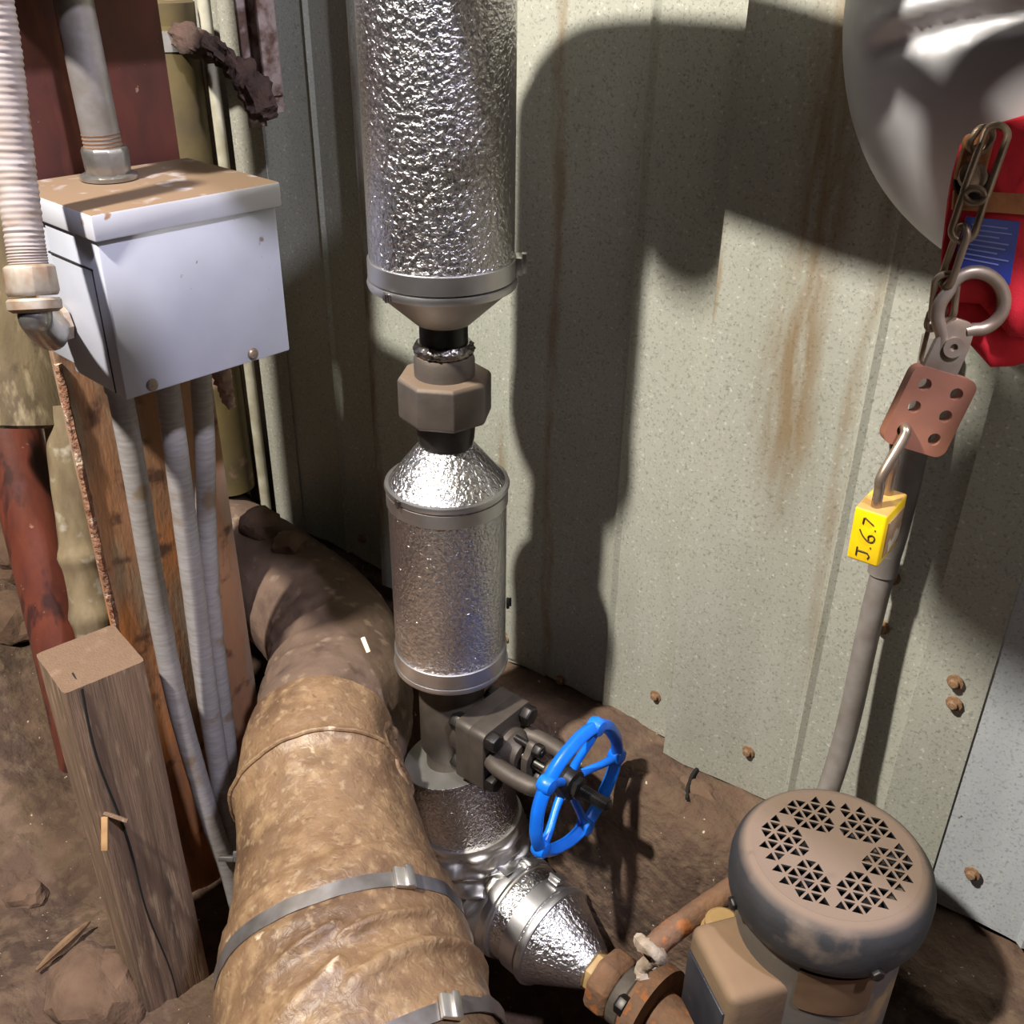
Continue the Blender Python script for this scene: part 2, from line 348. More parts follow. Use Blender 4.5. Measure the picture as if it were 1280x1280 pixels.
tag(MB().box((-.66, -3.2, -.1), (1.05, .12, .17)).build('floor_slab', SLAB, bevel=.01), 'pale concrete floor slab where the viewer stands', None, kind='structure')
for nm, a, b, mt, lb in (('wall_front', (-3.55, -3.25, -.2), (1.1, -3.2, 3.26), ROOMW, 'plain grey wall of the shed behind the viewer'),
                     ('wall_left', (-3.6, -3.2, -.2), (-3.55, .85, 3.26), ROOMW, 'plain side wall of the shed beyond the pipes'),
                     ('ceiling', (-3.6, -3.25, 3.26), (1.1, .85, 3.32), ROOMC, 'dim grey roof underside of the shed')):
    tag(MB().box(a, b).build(nm, mt), lb, None, kind='structure')

# ------------------------------------------------------------------ main vertical pipe with new aluminium cladding
AX, AY = -.682, .633
def vlathe(prof, seg=64, x=AX, y=AY): return MB().lathe([(r, z) for r, z in prof], (x, y, 0), (0, 0, 1), seg, cap=True)
def clasp(parent, p, tang, nrm, up, mt=ALU, s=1.0):
    mb = MB(); mb.obox(V(p)+V(nrm)*.003*s, tang, nrm, up, .009*s, .003*s, .0075*s); c = mb.build('clasp', mt, parent, .0012)
    MB().obox(V(p)+V(nrm)*.0075*s+V(tang)*.004*s, tang, nrm, up, .003*s, .0022*s, .0085*s).build('clasp_tongue', mt, c, .0008)
    return c
zt, zb_ = 1.285, 1.022
t = thing('insulated_pipe', (AX, AY, 1.0), 'wide upper length of embossed silver clad pipe with tapered lower end', 'pipe')
vlathe([(.066, zt), (.0665, 1.06), (.0665, zb_)][::-1]).build('cladding', STUCCO, t)
vlathe([(.0672, 1.0215), (.0682, 1.022), (.0682, 1.0385), (.0672, 1.039)]).build('band', ALU, t)
vlathe([(.064, 1.021), (.0685, 1.020), (.0695, 1.0165), (.0685, 1.013), (.064, 1.012)]).build('bead', ALU, t)
MB().lathe([(.0665, 1.0135), (.064, 1.011), (.027, .977), (.0235, .979)], (AX, AY, 0), (0, 0, 1), 64).build('end_cone', ALUDULL, t)
tx = RT.copy(); tx.z = 0; tx.normalize(); fwd = V((-tx.y, tx.x, 0))
pr = V((AX, AY, 0))+tx*.0672
clasp(t, V((pr.x, pr.y, 1.032)), fwd, tx, (0, 0, 1), ALU, 1.1)
a0 = tx*-.045-fwd*.052; clasp(t, V((AX+a0.x, AY+a0.y, 1.0165)), V((-a0.y, a0.x, 0)).normalized(), a0.normalized(), (0, 0, 1), WELD, .5)

t = thing('pipe_union', (AX, AY, .86), 'octagonal grey steel union nut with welded black pipe between the two cladded lengths', 'pipe union')
vlathe([(.0232, .83), (.0232, 1.0)], 32).build('pipe_stub', BLACK, t)
mb = MB(); pth = [(AX, AY, .944+.0012*k) for k in range(12)]
mb.tube(pth, lambda i, a: .0245+.0048*math.sin(PI*(i+.5)/12)+.0014*noise.noise(V((a*5, i*.5, 1)))+.0008*math.sin(a*17+i), 48).build('weld_bead', WELD, t)
vlathe([(.0295, .915), (.0295, .94), (.0275, .945), (.023, .946)], 40).build('upper_sleeve', NUT, t)
mb = MB(); x_ = .0465
mb.lathe([(.031, .924), (.0440, .924), (x_, .9205), (x_, .8835), (.0440, .880), (.03, .880)], (AX, AY, 0), (0, 0, 1), 8, math.radians(12)).build('union_nut', NUT, t, .0012, angle=25)
vlathe([(.0235, .842), (.026, .848), (.0285, .856), (.0295, .868), (.0295, .880)], 40).build('lower_sleeve', BLACK, t)

t = thing('insulated_pipe', (AX, AY, .57), 'short embossed silver clad length between the union nut and the valve', 'pipe')
R2 = .0615
vlathe([(R2, .581), (R2, .806)]).build('cladding', STUCCO, t)
MB().lathe([(R2+.001, .806), (R2-.002, .809), (.029, .848), (.024, .850), (.0235, .846)], (AX, AY, 0), (0, 0, 1), 64).build('top_cone', STUCCO, t)
vlathe([(.058, .801), (R2+.002, .802), (R2+.003, .805), (R2+.002, .808), (.058, .809)]).build('bead', ALU, t)
vlathe([(R2+.0002, .7845), (R2+.0014, .785), (R2+.0014, .7995), (R2+.0002, .80)]).build('upper_band', ALU, t)
vlathe([(R2+.0002, .584), (R2+.0014, .5845), (R2+.0014, .602), (R2+.0002, .6025)]).build('lower_band', ALU, t)
vlathe([(.058, .576), (R2+.002, .577), (R2+.003, .580), (R2+.002, .583), (.058, .584)]).build('lower_bead', ALU, t)
vlathe([(.0605, .578), (.058, .575), (.033, .560), (.028, .562)]).build('bottom_cone', ALUDULL, t)
a0 = tx*-.045-fwd*.044; clasp(t, V((AX+a0.x, AY+a0.y, .8045)), V((-a0.y, a0.x, 0)).normalized(), a0.normalized(), (0, 0, 1), WELD, .5)
pr = V((AX, AY, 0))+tx*(R2+.0005); clasp(t, V((pr.x, pr.y, .655)), fwd, tx, (0, 0, 1), BLACK, .6)

# ------------------------------------------------------------------ gate valve with blue handwheel
VZ = .492; VY = .648
t = thing('gate_valve', (AX, AY, .41), 'forged steel gate valve with a blue five-lobed handwheel', 'valve')
vlathe([(.032, .415), (.032, .447), (.038, .456), (.038, .53), (.034, .540), (.034, .566), (.031, .569)], 48).build('body', VALVE, t)
MB().lathe([(.026, .566), (.0275, .568), (.0275, .574), (.026, .576)], (AX, AY, 0), (0, 0, 1), 40).build('brass_ring', mat('brassy_ring', (196, 178, 110), rough=.35, metal=.8), t)
sx = V((math.cos(.06), math.sin(.06), 0)); sy = V((-sx.y, sx.x, 0)); sz = V((0, 0, 1)); vo = V((AX, AY+.004, VZ))
MB().lathe([(.034, .0), (.034, .05)], vo, sx, 40).build('body_neck', VALVE, t)
def sq(c, h, th, nm, r=.008):
    mb = MB(); out = []
    for q, (a, b) in enumerate(((1, 1), (-1, 1), (-1, -1), (1, -1))):
        for k in range(5):
            an = PI/2*q+PI/2*k/4; out.append((a*(h-r)+r*math.cos(an), b*(h-r)+r*math.sin(an)))
    mb.plate(out, [], c, sy, sz, th); return mb.build(nm, VALVE, t, .0018)
sq(vo+sx*.050, .042, .020, 'body_flange'); bon = sq(vo+sx*.0705, .042, .0215, 'bonnet_flange')
hexb = proto(MB().lathe([(.0055, -.004), (.0055, .0), (.0112, .0), (.0116, .001), (.0116, .010), (.0100, .0125)], (0, 0, 0), (0, 0, 1), 6), 'bolt', BOLT, .0006)
for a in (-1, 1):
    for b in (-1, 1):
        place(hexb, 'bolt', t, vo+sx*.081+sy*.030*a+sz*.030*b, sx, .2*a)
        place(hexb, 'bolt', t, vo+sx*.040+sy*.030*a+sz*.030*b, -sx, .3*a)
MB().lathe([(.026, .078), (.025, .090), (.018, .096), (.0155, .104), (.012, .105)], vo, sx, 32).build('gland_boss', VALVE, t)
for a in (-1, 1):                                      # yoke arms left and right of the stem, joined by the yoke hub
    path = spline([vo+sx*.078+sy*.026*a, vo+sx*.098+sy*.0325*a, vo+sx*.130+sy*.0325*a, vo+sx*.149+sy*.027*a, vo+sx*.156+sy*.006*a], 6)
    MB().tube(path, lambda i, q: .0092*(1+.45*abs(math.cos(q+.8))), 16).build('yoke_arm', VALVE, t)
MB().lathe([(.015, .141), (.0195, .145), (.0195, .160), (.015, .164)], vo, sx, 32).build('yoke_hub', VALVE, t)
gp = vo+sx*.117; out = []
for k in range(28):
    an = 2*PI*k/28; out.append(((.0150 if abs(math.sin(an)) < .6 else .0110)*math.cos(an), .028*math.sin(an)))
hl = [[(.0075*math.cos(2*PI*k/16), .0075*math.sin(2*PI*k/16)) for k in range(16)]]
MB().plate(out, hl, gp, sy, sz, .0085).build('gland_follower', VALVE, t, .001)
for a in (-1, 1):
    q = gp+sz*.0200*a; MB().tube([q-sx*.024, q+sx*.016], .0040, 12).build('eye_bolt', BOLT, t)
    place(hexb, 'gland_nut', t, q+sx*.0045, sx, .2).scale = (.72, .72, .8)
MB().tube([vo+sx*.10, vo+sx*.150], .0066, 20).build('stem', STEM, t)
st = MB(); path = [vo+sx*(.15+.001*k) for k in range(76)]
st.tube(path, lambda i, a: .0066+(.0007 if i % 2 else 0) if i < 72 else .0066-.0011*(i-71), 18).build('stem_end', DARKSTEM, t)
wp = vo+sx*.181; WR = .0735; lob = [math.radians(z) for z in (68, -4, -76, -148, 140)]
wc = [wp+(sy*math.cos(2*PI*k/90)+sz*math.sin(2*PI*k/90))*(WR-.0035*(1-max(math.cos(2*PI*k/90-l) for l in lob))*8*.35) for k in range(90)]
hw = MB().tube(wc, lambda i, a: .0062*(1+.25*abs(math.cos(2*a))), 16, True).build('handwheel', BLUE, t)
for l in lob:
    d = sy*math.cos(l)+sz*math.sin(l); c = wp+d*(WR+.0005)
    MB().lathe([(.003, -.0095), (.0085, -.0075), (.0105, -.003), (.0105, .003), (.0085, .0075), (.003, .0095)], c, sx, 18).build('knob_lobe', BLUE, hw)
    pth = [wp+d*(.012+.0024*k)+sx*(-.012*(1-sst(0, 1, k/24))) for k in range(25)]
    MB().tube(pth, [.0054-.0010*math.sin(PI*k/24) for k in range(25)], 12).build('spoke', BLUE, hw)
MB().lathe([(.008, -.020), (.019, -.019), (.021, -.012), (.017, -.004), (.010, -.002)], wp, sx, 28).build('wheel_hub', BOLT, hw)
MB().lathe([(.0075, -.004), (.0125, -.003), (.013, .004), (.0075, .006)], wp, sx, 6).build('wheel_nut', DARKSTEM, hw)

# ------------------------------------------------------------------ lower clad elbow to the pump
LZ = .24; LY = .640
t = thing('insulated_elbow', (AX+.06, LY, .16), 'silver clad pipe bend below the valve with crumpled foil elbow and cone end', 'pipe')
RL = .061; RB = .075
uA = V((AX, AY+.002, .430)); uB = V((-.648, .645, .285)); ud = (uB-uA).normalized()
MB().lathe([(.0, 0), (RL+.0015, 0), (RL+.002, .003), (RL, .0045), (RL, .115)], uA, ud, 64, cap=False).build('upper_cladding', STUCCO, t)
MB().lathe([(.033, -.0002), (RL+.001, -.0002), (RL+.001, -.0012), (.033, -.0012)], uA, ud, 64).build('collar_plate', ALUDULL, t)
cp = spline([uA+ud*.095, uA+ud*.118, uA+ud*.145, V((-.634, LY, .252)), V((-.610, LY, LZ+.002)), V((-.580, LY, LZ)), V((-.572, LY, LZ))], 16)
def crum(i, a):
    s = i/len(cp); env = sst(0, .15, s)*(1-sst(.62, .85, s))
    return RL+.003+env*(.0050*math.sin(s*34+2.2*math.sin(a*2+1))*(.3+.7*abs(math.cos(a)))+.010*noise.noise(V((math.cos(a)*2.2, math.sin(a)*2.2, s*9)))+.005*noise.noise(V((math.cos(a)*5, math.sin(a)*5, s*22))))
MB().tube(cp, crum, 72).build('crumpled_foil', ALUDULL, t, angle=50)
XE = -.581
MB().tube([(XE-.012, LY, LZ), (XE-.004, LY, LZ), (XE+.004, LY, LZ), (XE+.008, LY, LZ)], [RL+.003, RL+.0055, RL+.005, RL+.001], 64).build('foil_hem', ALU, t)
ax1 = V((1, 0, 0)); o0 = V((XE, LY, LZ))
MB().lathe([(RL-.001, 0), (RL-.001, .064)], o0, ax1, 64).build('lower_cladding', STUCCO, t)
MB().lathe([(RL-.001, .029), (RL+.0012, .030), (RL+.0012, .051), (RL-.001, .052)], o0, ax1, 64).build('band', ALU, t)
MB().lathe([(RL-.006, .054), (RL+.003, .055), (RL+.004, .060), (RL+.002, .064), (RL-.006, .065)], o0, ax1, 64).build('bead', ALU, t)
MB().lathe([(RL, .062), (RL-.002, .066), (.026, .126), (.020, .126)], o0, ax1, 64).build('end_cone', STUCCO, t)
for xx, an in ((.000, 1.25), (.041, 1.15)):
    n_ = V((0, math.cos(an), math.sin(an))); clasp(t, o0+V((xx, 0, 0))+n_*(RL+.003), V((0, -n_.z, n_.y)), n_, (1, 0, 0), ALU, 1.0)
tg = MB().obox(V((AX+.070, LY-.004, LZ+RL+.007)), (1, 0, 0), (0, 1, -.25), (0, .25, 1), .030, .014, .001); tg.build('foil_flap', ALU, t, .0006)

# ------------------------------------------------------------------ rusty union, pump and motor
t = thing('rusty_union', (-.43, LY, .2), 'rust-brown hexagonal pipe union at the foot of the silver cone', 'pipe union')
o1 = V((XE+.126, LY, LZ))
MB().lathe([(.021, -.004), (.024, -.003), (.024, .014), (.021, .015)], o1, ax1, 6, .3).build('hex_nipple', BRASSY, t, .001)
MB().lathe([(.020, .010), (.036, .012), (.040, .018), (.040, .036), (.036, .042), (.020, .043)], o1, ax1, 8, .2).build('union_nut', RUST, t, .0015, angle=25)
MB().lathe([(.03, .040), (.036, .044), (.036, .058), (.030, .064)], o1, ax1, 32).build('union_tail', IRON, t)
MB().lathe([(.026, .060), (.044, .062), (.044, .084), (.026, .086)], o1, ax1, 8, .1).build('tail_nut', RUST, t, .0015, angle=25)
PX, PY = -.213, .632
t = thing('pump', (PX, PY, .07), 'rusty cast iron pump casing under the motor', 'pump')
MB().lathe([(.07, .10), (.098, .11), (.104, .16), (.104, .28), (.09, .31), (.06, .315)], (PX, PY, .0), (0, 0, 1), 48).build('casing', IRON, t)
MB().lathe([(.03, -.16), (.034, -.155), (.034, -.05)], (PX, LY, LZ), (1, 0, 0), 32).build('inlet_neck', RUST, t)
MB().lathe([(.03, -.172), (.058, -.170), (.058, -.154), (.03, -.152)], (PX, LY, LZ), (1, 0, 0), 32).build('inlet_flange', RUST, t)
for k in range(4):
    an = PI/4+PI/2*k; place(hexb, 'flange_bolt', t, V((PX-.172, LY+.045*math.cos(an), LZ+.045*math.sin(an))), (-1, 0, 0))
MT = .629
t = thing('electric_motor', (PX, PY, .3), 'upright dusty black electric motor with triangle-pierced fan cover', 'motor')
CR = .0845
cap = MB().lathe([(.0755, MT-.0565), (.0805, -.0535+MT), (.0835, MT-.046), (CR, MT-.036), (CR, MT-.021), (.0820, MT-.011), (.0765, MT-.0035), (.0715, MT-.0005), (.068, MT)], (PX, PY, 0), (0, 0, 1), 72, cap=False)
cap = cap.build('fan_cover', MOTORCAP, t, angle=60)
sd = .0128; holes = []
for r_ in range(-8, 9):
    for c_ in range(-17, 18):
        cx = c_*sd/2; cy = r_*sd*.866; up_ = (r_+c_) % 2 == 0
        q = [(cx-sd/2, cy-sd*.29), (cx+sd/2, cy-sd*.29), (cx, cy+sd*.577)] if up_ else [(cx-sd/2, cy+sd*.577), (cx, cy-sd*.289), (cx+sd/2, cy+sd*.577)]
        gx = sum(a for a, b in q)/3; gy = sum(b for a, b in q)/3; rr = math.hypot(gx, gy); an = math.degrees(math.atan2(gy, gx)+PI/6) % 60
        if not (.0225 < rr < .0600) or rr*math.sin(math.radians(min(an, 60-an))) < .0034: continue
        holes.append([(gx+(a-gx)*.70, gy+(b-gy)*.70) for a, b in q])
disc = [(.0690*math.cos(2*PI*k/72), .0690*math.sin(2*PI*k/72)) for k in range(72)]
g1 = V((math.cos(.45), math.sin(.45), 0))
MB().plate(disc, holes, (PX, PY, MT-.001), g1, (-g1.y, g1.x, 0), .002).build('grille', MOTORCAP, cap, smooth=False)
fb = MB()
for k in range(7):
    a = 2*PI*k/7; d = V((math.cos(a), math.sin(a), 0)); e = V((-d.y, d.x, 0)); fb.obox(V((PX, PY, MT-.034))+d*.036, d, e, (0, 0, 1), .026, .0015, .014)
fb.lathe([(.012, MT-.05), (.012, MT-.014)], (PX, PY, 0), (0, 0, 1), 20); fb.build('fan', HOLLOW, cap)
MB().lathe([(.0, MT-.054), (.075, MT-.054), (.0765, MT-.0565)], (PX, PY, 0), (0, 0, 1), 40, cap=False).build('cover_back', HOLLOW, cap)
BRD = .0715
MB().lathe([(.06, .30), (BRD, .305), (BRD, MT-.060), (.074, MT-.057), (.074, MT-.053)], (PX, PY, 0), (0, 0, 1), 64).build('motor_body', MOTORBODY, t)
th0 = math.atan2(-.72, .10)                            # direction of the nameplate
pl = MB(); vs = []; fs = []
A0, A1 = math.radians(-76), math.radians(-26)
for k in range(13):
    a = A0+(A1-A0)*k/12; cut = .004 if k in (0, 12) else 0
    for z in (MT-.112+cut, MT-.066): vs += [V((PX+(BRD+.0006)*math.cos(a), PY+(BRD+.0006)*math.sin(a), z)), V((PX+(BRD+.0018)*math.cos(a), PY+(BRD+.0018)*math.sin(a), z))]
for k in range(12):
    b0 = 4*k; b1 = b0+4; fs += [[b0+1, b1+1, b1+3, b0+3], [b0, b0+2, b1+2, b1], [b0, b1, b1+1, b0+1], [b0+2, b0+3, b1+3, b1+2]]
fs += [[0, 1, 3, 2], [48, 50, 51, 49]]
pl.add(vs, fs).build('nameplate', NAMEPL, t)
ja = math.radians(-120); jd = V((math.cos(ja), math.sin(ja), 0)); je = V((-jd.y, jd.x, 0)); jc = V((PX, PY, MT-.142))+jd*.074+je*.006
mb = MB().obox(jc, jd, je, (0, 0, 1), .034, .040, .050); jb = mb.build('terminal_box', MOTORBOX, t, .010, 4)
MB().obox(jc+jd*.0345+V((0, 0, -.010)), jd, je, (0, 0, 1), .0016, .033, .034).build('box_plate', PLATEBLK, jb, .001)
p = jc-je*.058-jd*.012+V((0, 0, -.010))
MB().lathe([(.012, -.05), (.0165, -.048), (.0165, -.010), (.0195, -.008), (.0195, .012), (.0165, .015), (.0165, .024), (.012, .028)], p, (0, 0, 1), 28).build('cable_gland', BRASSY, jb)
for a, r_ in ((.6, .0715), (2.2, .0715)):
    place(hexb, 'cover_screw', cap, V((PX+.083*math.cos(-a), PY+.083*math.sin(-a), MT-.045)), (math.cos(-a), math.sin(-a), 0)).scale = (.5, .5, .4)

pa = [P(935, 1098, 1.0), P(880, 1135, .985), P(830, 1172, .97), P(806, 1196, .965)]
t = thing('rusty_rod', pa[3], 'rusty bent conduit stub poking out from behind the motor', 'pipe')
MB().tube(spline(pa, 6), lambda i, a: .0115+.0012*noise.noise(V((a, i*.6, 1))), 18).build('rod', RUST, t)
cc = P(812, 1190, .955); rg = MB()
rg.tube(spline([cc+V((-.012, 0, .006)), cc+V((0, -.008, .016)), cc+V((.012, 0, .004)), cc+V((.004, .004, -.010)), cc+V((-.006, .0, -.028)), cc+V((-.001, -.004, -.036))], 5), lambda i, a: .0065+.003*noise.noise(V((a*2, i*.7, 3))), 10)
tag(rg.build('rag_strip', TWINE), 'pale frayed rag tied around the end of the rusty conduit stub', 'rag')

# ------------------------------------------------------------------ big canvas-jacketed pipe that bends along the wall
bp = spline([P(455, 1420, .90), P(450, 1330, .94), P(437, 1230, 1.0), P(420, 1090, 1.09), P(409, 965, 1.185), (-.83, .575, .448), (-.93, .655, .440), (-1.06, .694, .437), (-1.3, .700, .437), (-1.75, .700, .437)], 32)
cum = [0]
for i in range(1, len(bp)): cum.append(cum[-1]+(bp[i]-bp[i-1]).length)
S1 = cum[32*4]                                         # arc length at the valve
def prv(p): q = p-CAM; return 640-F*q.dot(UP)/q.dot(FW)
def s_at(v):                                           # arc length where the crown of the jacket passes picture row v
    i = min(range(130), key=lambda k: abs(prv(bp[k]+V((0, 0, .9*r0(cum[k]))))-v)); return cum[i]
def r0(s): return .136-.008*sst(0, .12, s)-.027*sst(.12, S1-.06, s)-.010*sst(S1+.03, S1+.25, s)
F1, F2, FS = s_at(1095), s_at(1262), s_at(1052); DENT = 1.35
def wr(s, a):                                          # jacket radius: a is the angle around, 0 = up
    r = r0(s)
    r += .0035*noise.noise(V((math.cos(a)*1.6, math.sin(a)*1.6, s*9)))
    q = s-.060*math.sin(a)-.012*math.cos(a*1.5); f = sst(F2+.005, F2+.03, s)*(1-sst(F1-.045, F1-.015, s))*sst(-.9, -.1, a if a < PI else a-2*PI)
    ph = ((q-F2)/.043) % 1.0
    r += f*(.0100*math.exp(-((ph-.5)/.16)**2)-.0012)*max(0, math.cos((a if a < PI else a-2*PI)*.6))
    for sf, c in ((F1, .010), (F2, .030)): r -= .0035*math.exp(-((s-sf-c*math.sin(a))/.010)**2)
    u = s-FS-.006*math.sin(a*2+.5)-.008*math.sin(a)
    r -= .0045*sst(-.003, .004, u)*(1-sst(.05, .2, u))                        # lapped edge of the front jacket
    u = s-S1+.030-.006*math.cos(a*2); r += .0045*math.exp(-(u/.006)**2)
    r += .006*sst(S1+.05, S1+.13, s)*math.sin(s*130+2*math.sin(a))*max(0, -math.sin(a))*(1-sst(S1+.22, S1+.3, s))
    r -= .030*math.exp(-((s-S1-.015)/.055)**2)*math.exp(-(((a+PI) % (2*PI)-PI-DENT)/.55)**2)
    return r+.0016*noise.noise(V((math.cos(a)*6, math.sin(a)*6, s*40)))+.0007*noise.noise(V((math.cos(a)*20, math.sin(a)*20, s*150)))
def jacket(s0, s1, extra=0, seg=96, fn=wr):
    mb = MB(); vs = []; rows = 0
    for i, p in enumerate(bp):
        if not (s0 <= cum[i] <= s1): continue
        tt = (bp[min(i+1, len(bp)-1)]-bp[max(i-1, 0)]).normalized(); rg_ = tt.cross(V((0, 0, 1))).normalized(); up_ = rg_.cross(tt); rows += 1
        for k in range(seg):
            a = 2*PI*k/seg; vs.append(p+(up_*math.cos(a)+rg_*math.sin(a))*(fn(cum[i], a)+extra))
    fs = [[i*seg+k, i*seg+(k+1) % seg, (i+1)*seg+(k+1) % seg, (i+1)*seg+k] for i in range(rows-1) for k in range(seg)]
    fs += [list(range(seg))[::-1], [(rows-1)*seg+k for k in range(seg)]]
    return mb.add(vs, fs)
t = thing('jacketed_pipe', (-.74, .5, .36), 'thick tan canvas-jacketed pipe with wrinkles and steel straps', 'pipe')
big = jacket(0, S1+.045).build('canvas_jacket', TAN, t, angle=70)
jacket(S1+.03, 9, -.003).build('rear_jacket', TANDARK, t, angle=70)
def onpipe(s, a, ex):
    i = min(range(len(bp)), key=lambda k: abs(cum[k]-s)); tt = (bp[i+1]-bp[i-1]).normalized(); rg_ = tt.cross(V((0, 0, 1))).normalized(); up_ = rg_.cross(tt)
    p = bp[i]+tt*(s-cum[i]); n_ = up_*math.cos(a)+rg_*math.sin(a); return p+n_*(wr(s, a)+ex), n_, tt, tt.cross(n_)
for s, ba, tc_ in ((F1, .50, .010), (F2, .62, .030)):
    vs = []; fs = []; seg = 80; wd = .0075
    for k in range(seg):
        a = 2*PI*k/seg; sk = s+tc_*math.sin(a)
        for ds, ex in ((-wd, .0010), (wd, .0010), (wd, .0026), (-wd, .0026)):
            q, n_, tt, b_ = onpipe(sk, a, 0); vs.append(q+tt*ds+n_*(ex+.0012))
    for k in range(seg):
        a0, a1 = 4*k, 4*((k+1) % seg)
        for e in range(4): fs.append([a0+e, a0+(e+1) % 4, a1+(e+1) % 4, a1+e])
    st = MB().add(vs, fs).build('strap', STRAP, t)
    q, n_, tt, b_ = onpipe(s+tc_*math.sin(ba), ba, .006)
    MB().obox(q, b_, tt, n_, .011, .0105, .0030).build('buckle', ALUDULL, st, .0018)
    MB().obox(q+n_*.0045+b_*.003, b_, tt, n_, .0035, .0115, .002).build('buckle_bar', ALU, st, .001)
sm = MB(); pth = [onpipe(S1-.030+.006*math.cos(2*math.radians(d)), math.radians(d), .0008)[0] for d in range(-100, 101, 5)]
sm.tube(pth, .0028, 8).build('jacket_seam', TAN, t)
for e, rr_ in ((0, .0042), (-.012, .0030)):           # rolled lips where the jacket is cut out around the valve
    pth = []
    for k in range(25):
        f = -.2+(PI+.4)*k/24; pth.append(onpipe(S1-.004+(.050+e)*math.cos(f), DENT-(.42+e*7)*math.sin(f), -.001)[0]+V((0, 0, .002*math.sin(k*1.3))))
    MB().tube(pth, [rr_+.0010*math.sin(k*1.1) for k in range(25)], 10).build('rolled_lip', TAN, t)
fl_ = P(457, 806, 1.14); mb = MB().obox(fl_, (RT+UP*.4).normalized(), (UP-RT*.4).normalized(), FW, .0025, .009, .0010); tag(mb.build('paint_flake', mat('flake_white', (230, 214, 180), rough=.8), bevel=.0008), 'pale curled paint flake lying on the dusty pipe bend', 'debris')

# ------------------------------------------------------------------ steel column, boxes and conduits on the left
t = thing('steel_column', (-1.14, .51, .0), 'rusty red-brown steel column carrying the grey junction box', 'column')
CX = -1.062
MB().box((CX-.012, .418, -.15), (CX, .600, 1.055)).build('near_flange', RUSTCOL, t, .002)
MB().box((CX-.012, .418, 1.055), (CX, .600, 2.6)).build('upper_flange', REDCOL, t, .002)
MB().box((CX-.09, .515, -.15), (CX-.012, .525, 2.6)).build('web', REDCOL, t, .002)
cr = MB(); pth = [V((CX+.001, .420, .05+.0125*k)) for k in range(68)]
cr.tube(pth, lambda i, a: .0042+.003*noise.noise(V((i*.55, a*1.3, 2))), 10).build('crust', CRUST, t)

BX0, BX1, BY0, BY1, BZ0, BZ1 = -1.05, -.887, .408, .598, .902, 1.079
t = thing('junction_box', (-.97, .5, BZ0), 'pale grey steel junction box with dust-covered lid and two front screws', 'junction box')
MB().box((BX0, BY0+.003, BZ0+.006), (BX0+.085, BY1-.003, BZ1-.006)).build('back_box', BOXG, t, .002)
MB().box((BX1-.104, BY0, BZ0), (BX1, BY1, BZ1-.020)).build('front_cover', BOXG, t, .0022)
MB().box((BX0, BY0-.004, BZ1-.024), (BX1+.006, BY1+.004, BZ1)).build('lid', LID, t, .0022)
MB().box((BX1-.105, BY0-.0012, BZ1-.055), (BX1-.018, BY0+.002, BZ1-.0535)).build('cover_seam', HOLLOW, t)
MB().box((BX1-.0200, BY0-.0008, BZ0+.002), (BX1-.0190, BY0+.002, BZ1-.055)).build('cover_fold', HOLLOW, t)
scp = proto(MB().lathe([(.0062, -.002), (.0062, .001), (.0048, .0032), (.002, .0042)], (0, 0, 0), (0, 0, 1), 16), 'screw', SCREW)
for uv in ((190, 481), (316, 442)): place(scp, 'cover_screw', t, onX(*uv, BX1), (1, 0, 0))

hb = V((-1.006, .488, BZ1)); dirc = V((-.035, -.012, 1)).normalized()
t = thing('rigid_conduit', hb, 'galvanised threaded conduit rising from a hub on the dusty box lid', 'conduit')
MB().lathe([(.0178, .026), (.0178, .195)], hb, dirc, 32).build('conduit', RIGID, t)
th = MB(); th.tube([hb+dirc*(.024+.0009*k) for k in range(22)], lambda i, a: .0172+(.0011 if (i % 4) < 2 else 0), 32).build('thread', RUST, t)
MB().lathe([(.024, 0), (.0275, .001), (.0275, .0045), (.024, .006)], hb, (0, 0, 1), 40).build('hub_base', CHROME, t)
MB().lathe([(.0215, .005), (.022, .010), (.0228, .027), (.0212, .031), (.0175, .031)], hb, (0, 0, 1), 10).build('hub', CHROME, t, .001)
t = thing('shade_box', (-1.0, .5, 1.27), 'unseen grey box added on the column above the picture to shade the left wall', 'light blocker')  # unseen box, added to keep the work lamp off the left wall
MB().box((CX, .405, 1.27), (-.955, .61, 1.95)).build('shade_box_body', BOXG, t, .003)
MB().box((-.955, .410, 1.275), (-.945, .605, 1.945)).build('shade_box_front', BOXG, t, .003)

fx = spline([P(-22, -60, .80), P(-4, 30, .82), P(8, 120, .84), P(20, 215, .86), P(31, 300, .872), P(37, 340, .878)], 44)
t = thing('flexible_conduit', P(60, 405, .9), 'ribbed flexible conduit hanging beside the junction box with a right-angle connector', 'conduit')
MB().tube(fx, lambda i, a: .0160+.0004*math.sin(i*PI/2.1)+.0005*noise.noise(V((i*.3, a, 1))), 24).build('ribbed_hose', FLEX, t)
e0 = fx[-1]; dn = (fx[-1]-fx[-5]).normalized()
MB().lathe([(.0185, -.006), (.0215, -.004), (.0225, .016), (.0205, .020)], e0, dn, 10).build('gland_nut', DIRTYZINC, t, .001)
MB().lathe([(.0205, .022), (.0222, .024), (.0222, .031), (.018, .034)], e0, dn, 28).build('gland_ring', DIRTYZINC, t)
pj = V((-.985, BY0, .957)); pe = spline([e0+dn*.032, e0+dn*.042+V((-.003, .001, 0)), (e0+dn*.05+pj)/2+V((-.004, -.003, -.010)), pj+V((.002, -.012, 0)), pj], 8)
MB().tube(pe, .0140, 22).build('elbow', CHROME, t)
MB().lathe([(.0135, .0), (.0190, .0), (.0190, .006), (.0135, .008)], pj+V((0, -.008, 0)), (0, 1, 0), 8).build('lock_nut', DIRTYZINC, t)

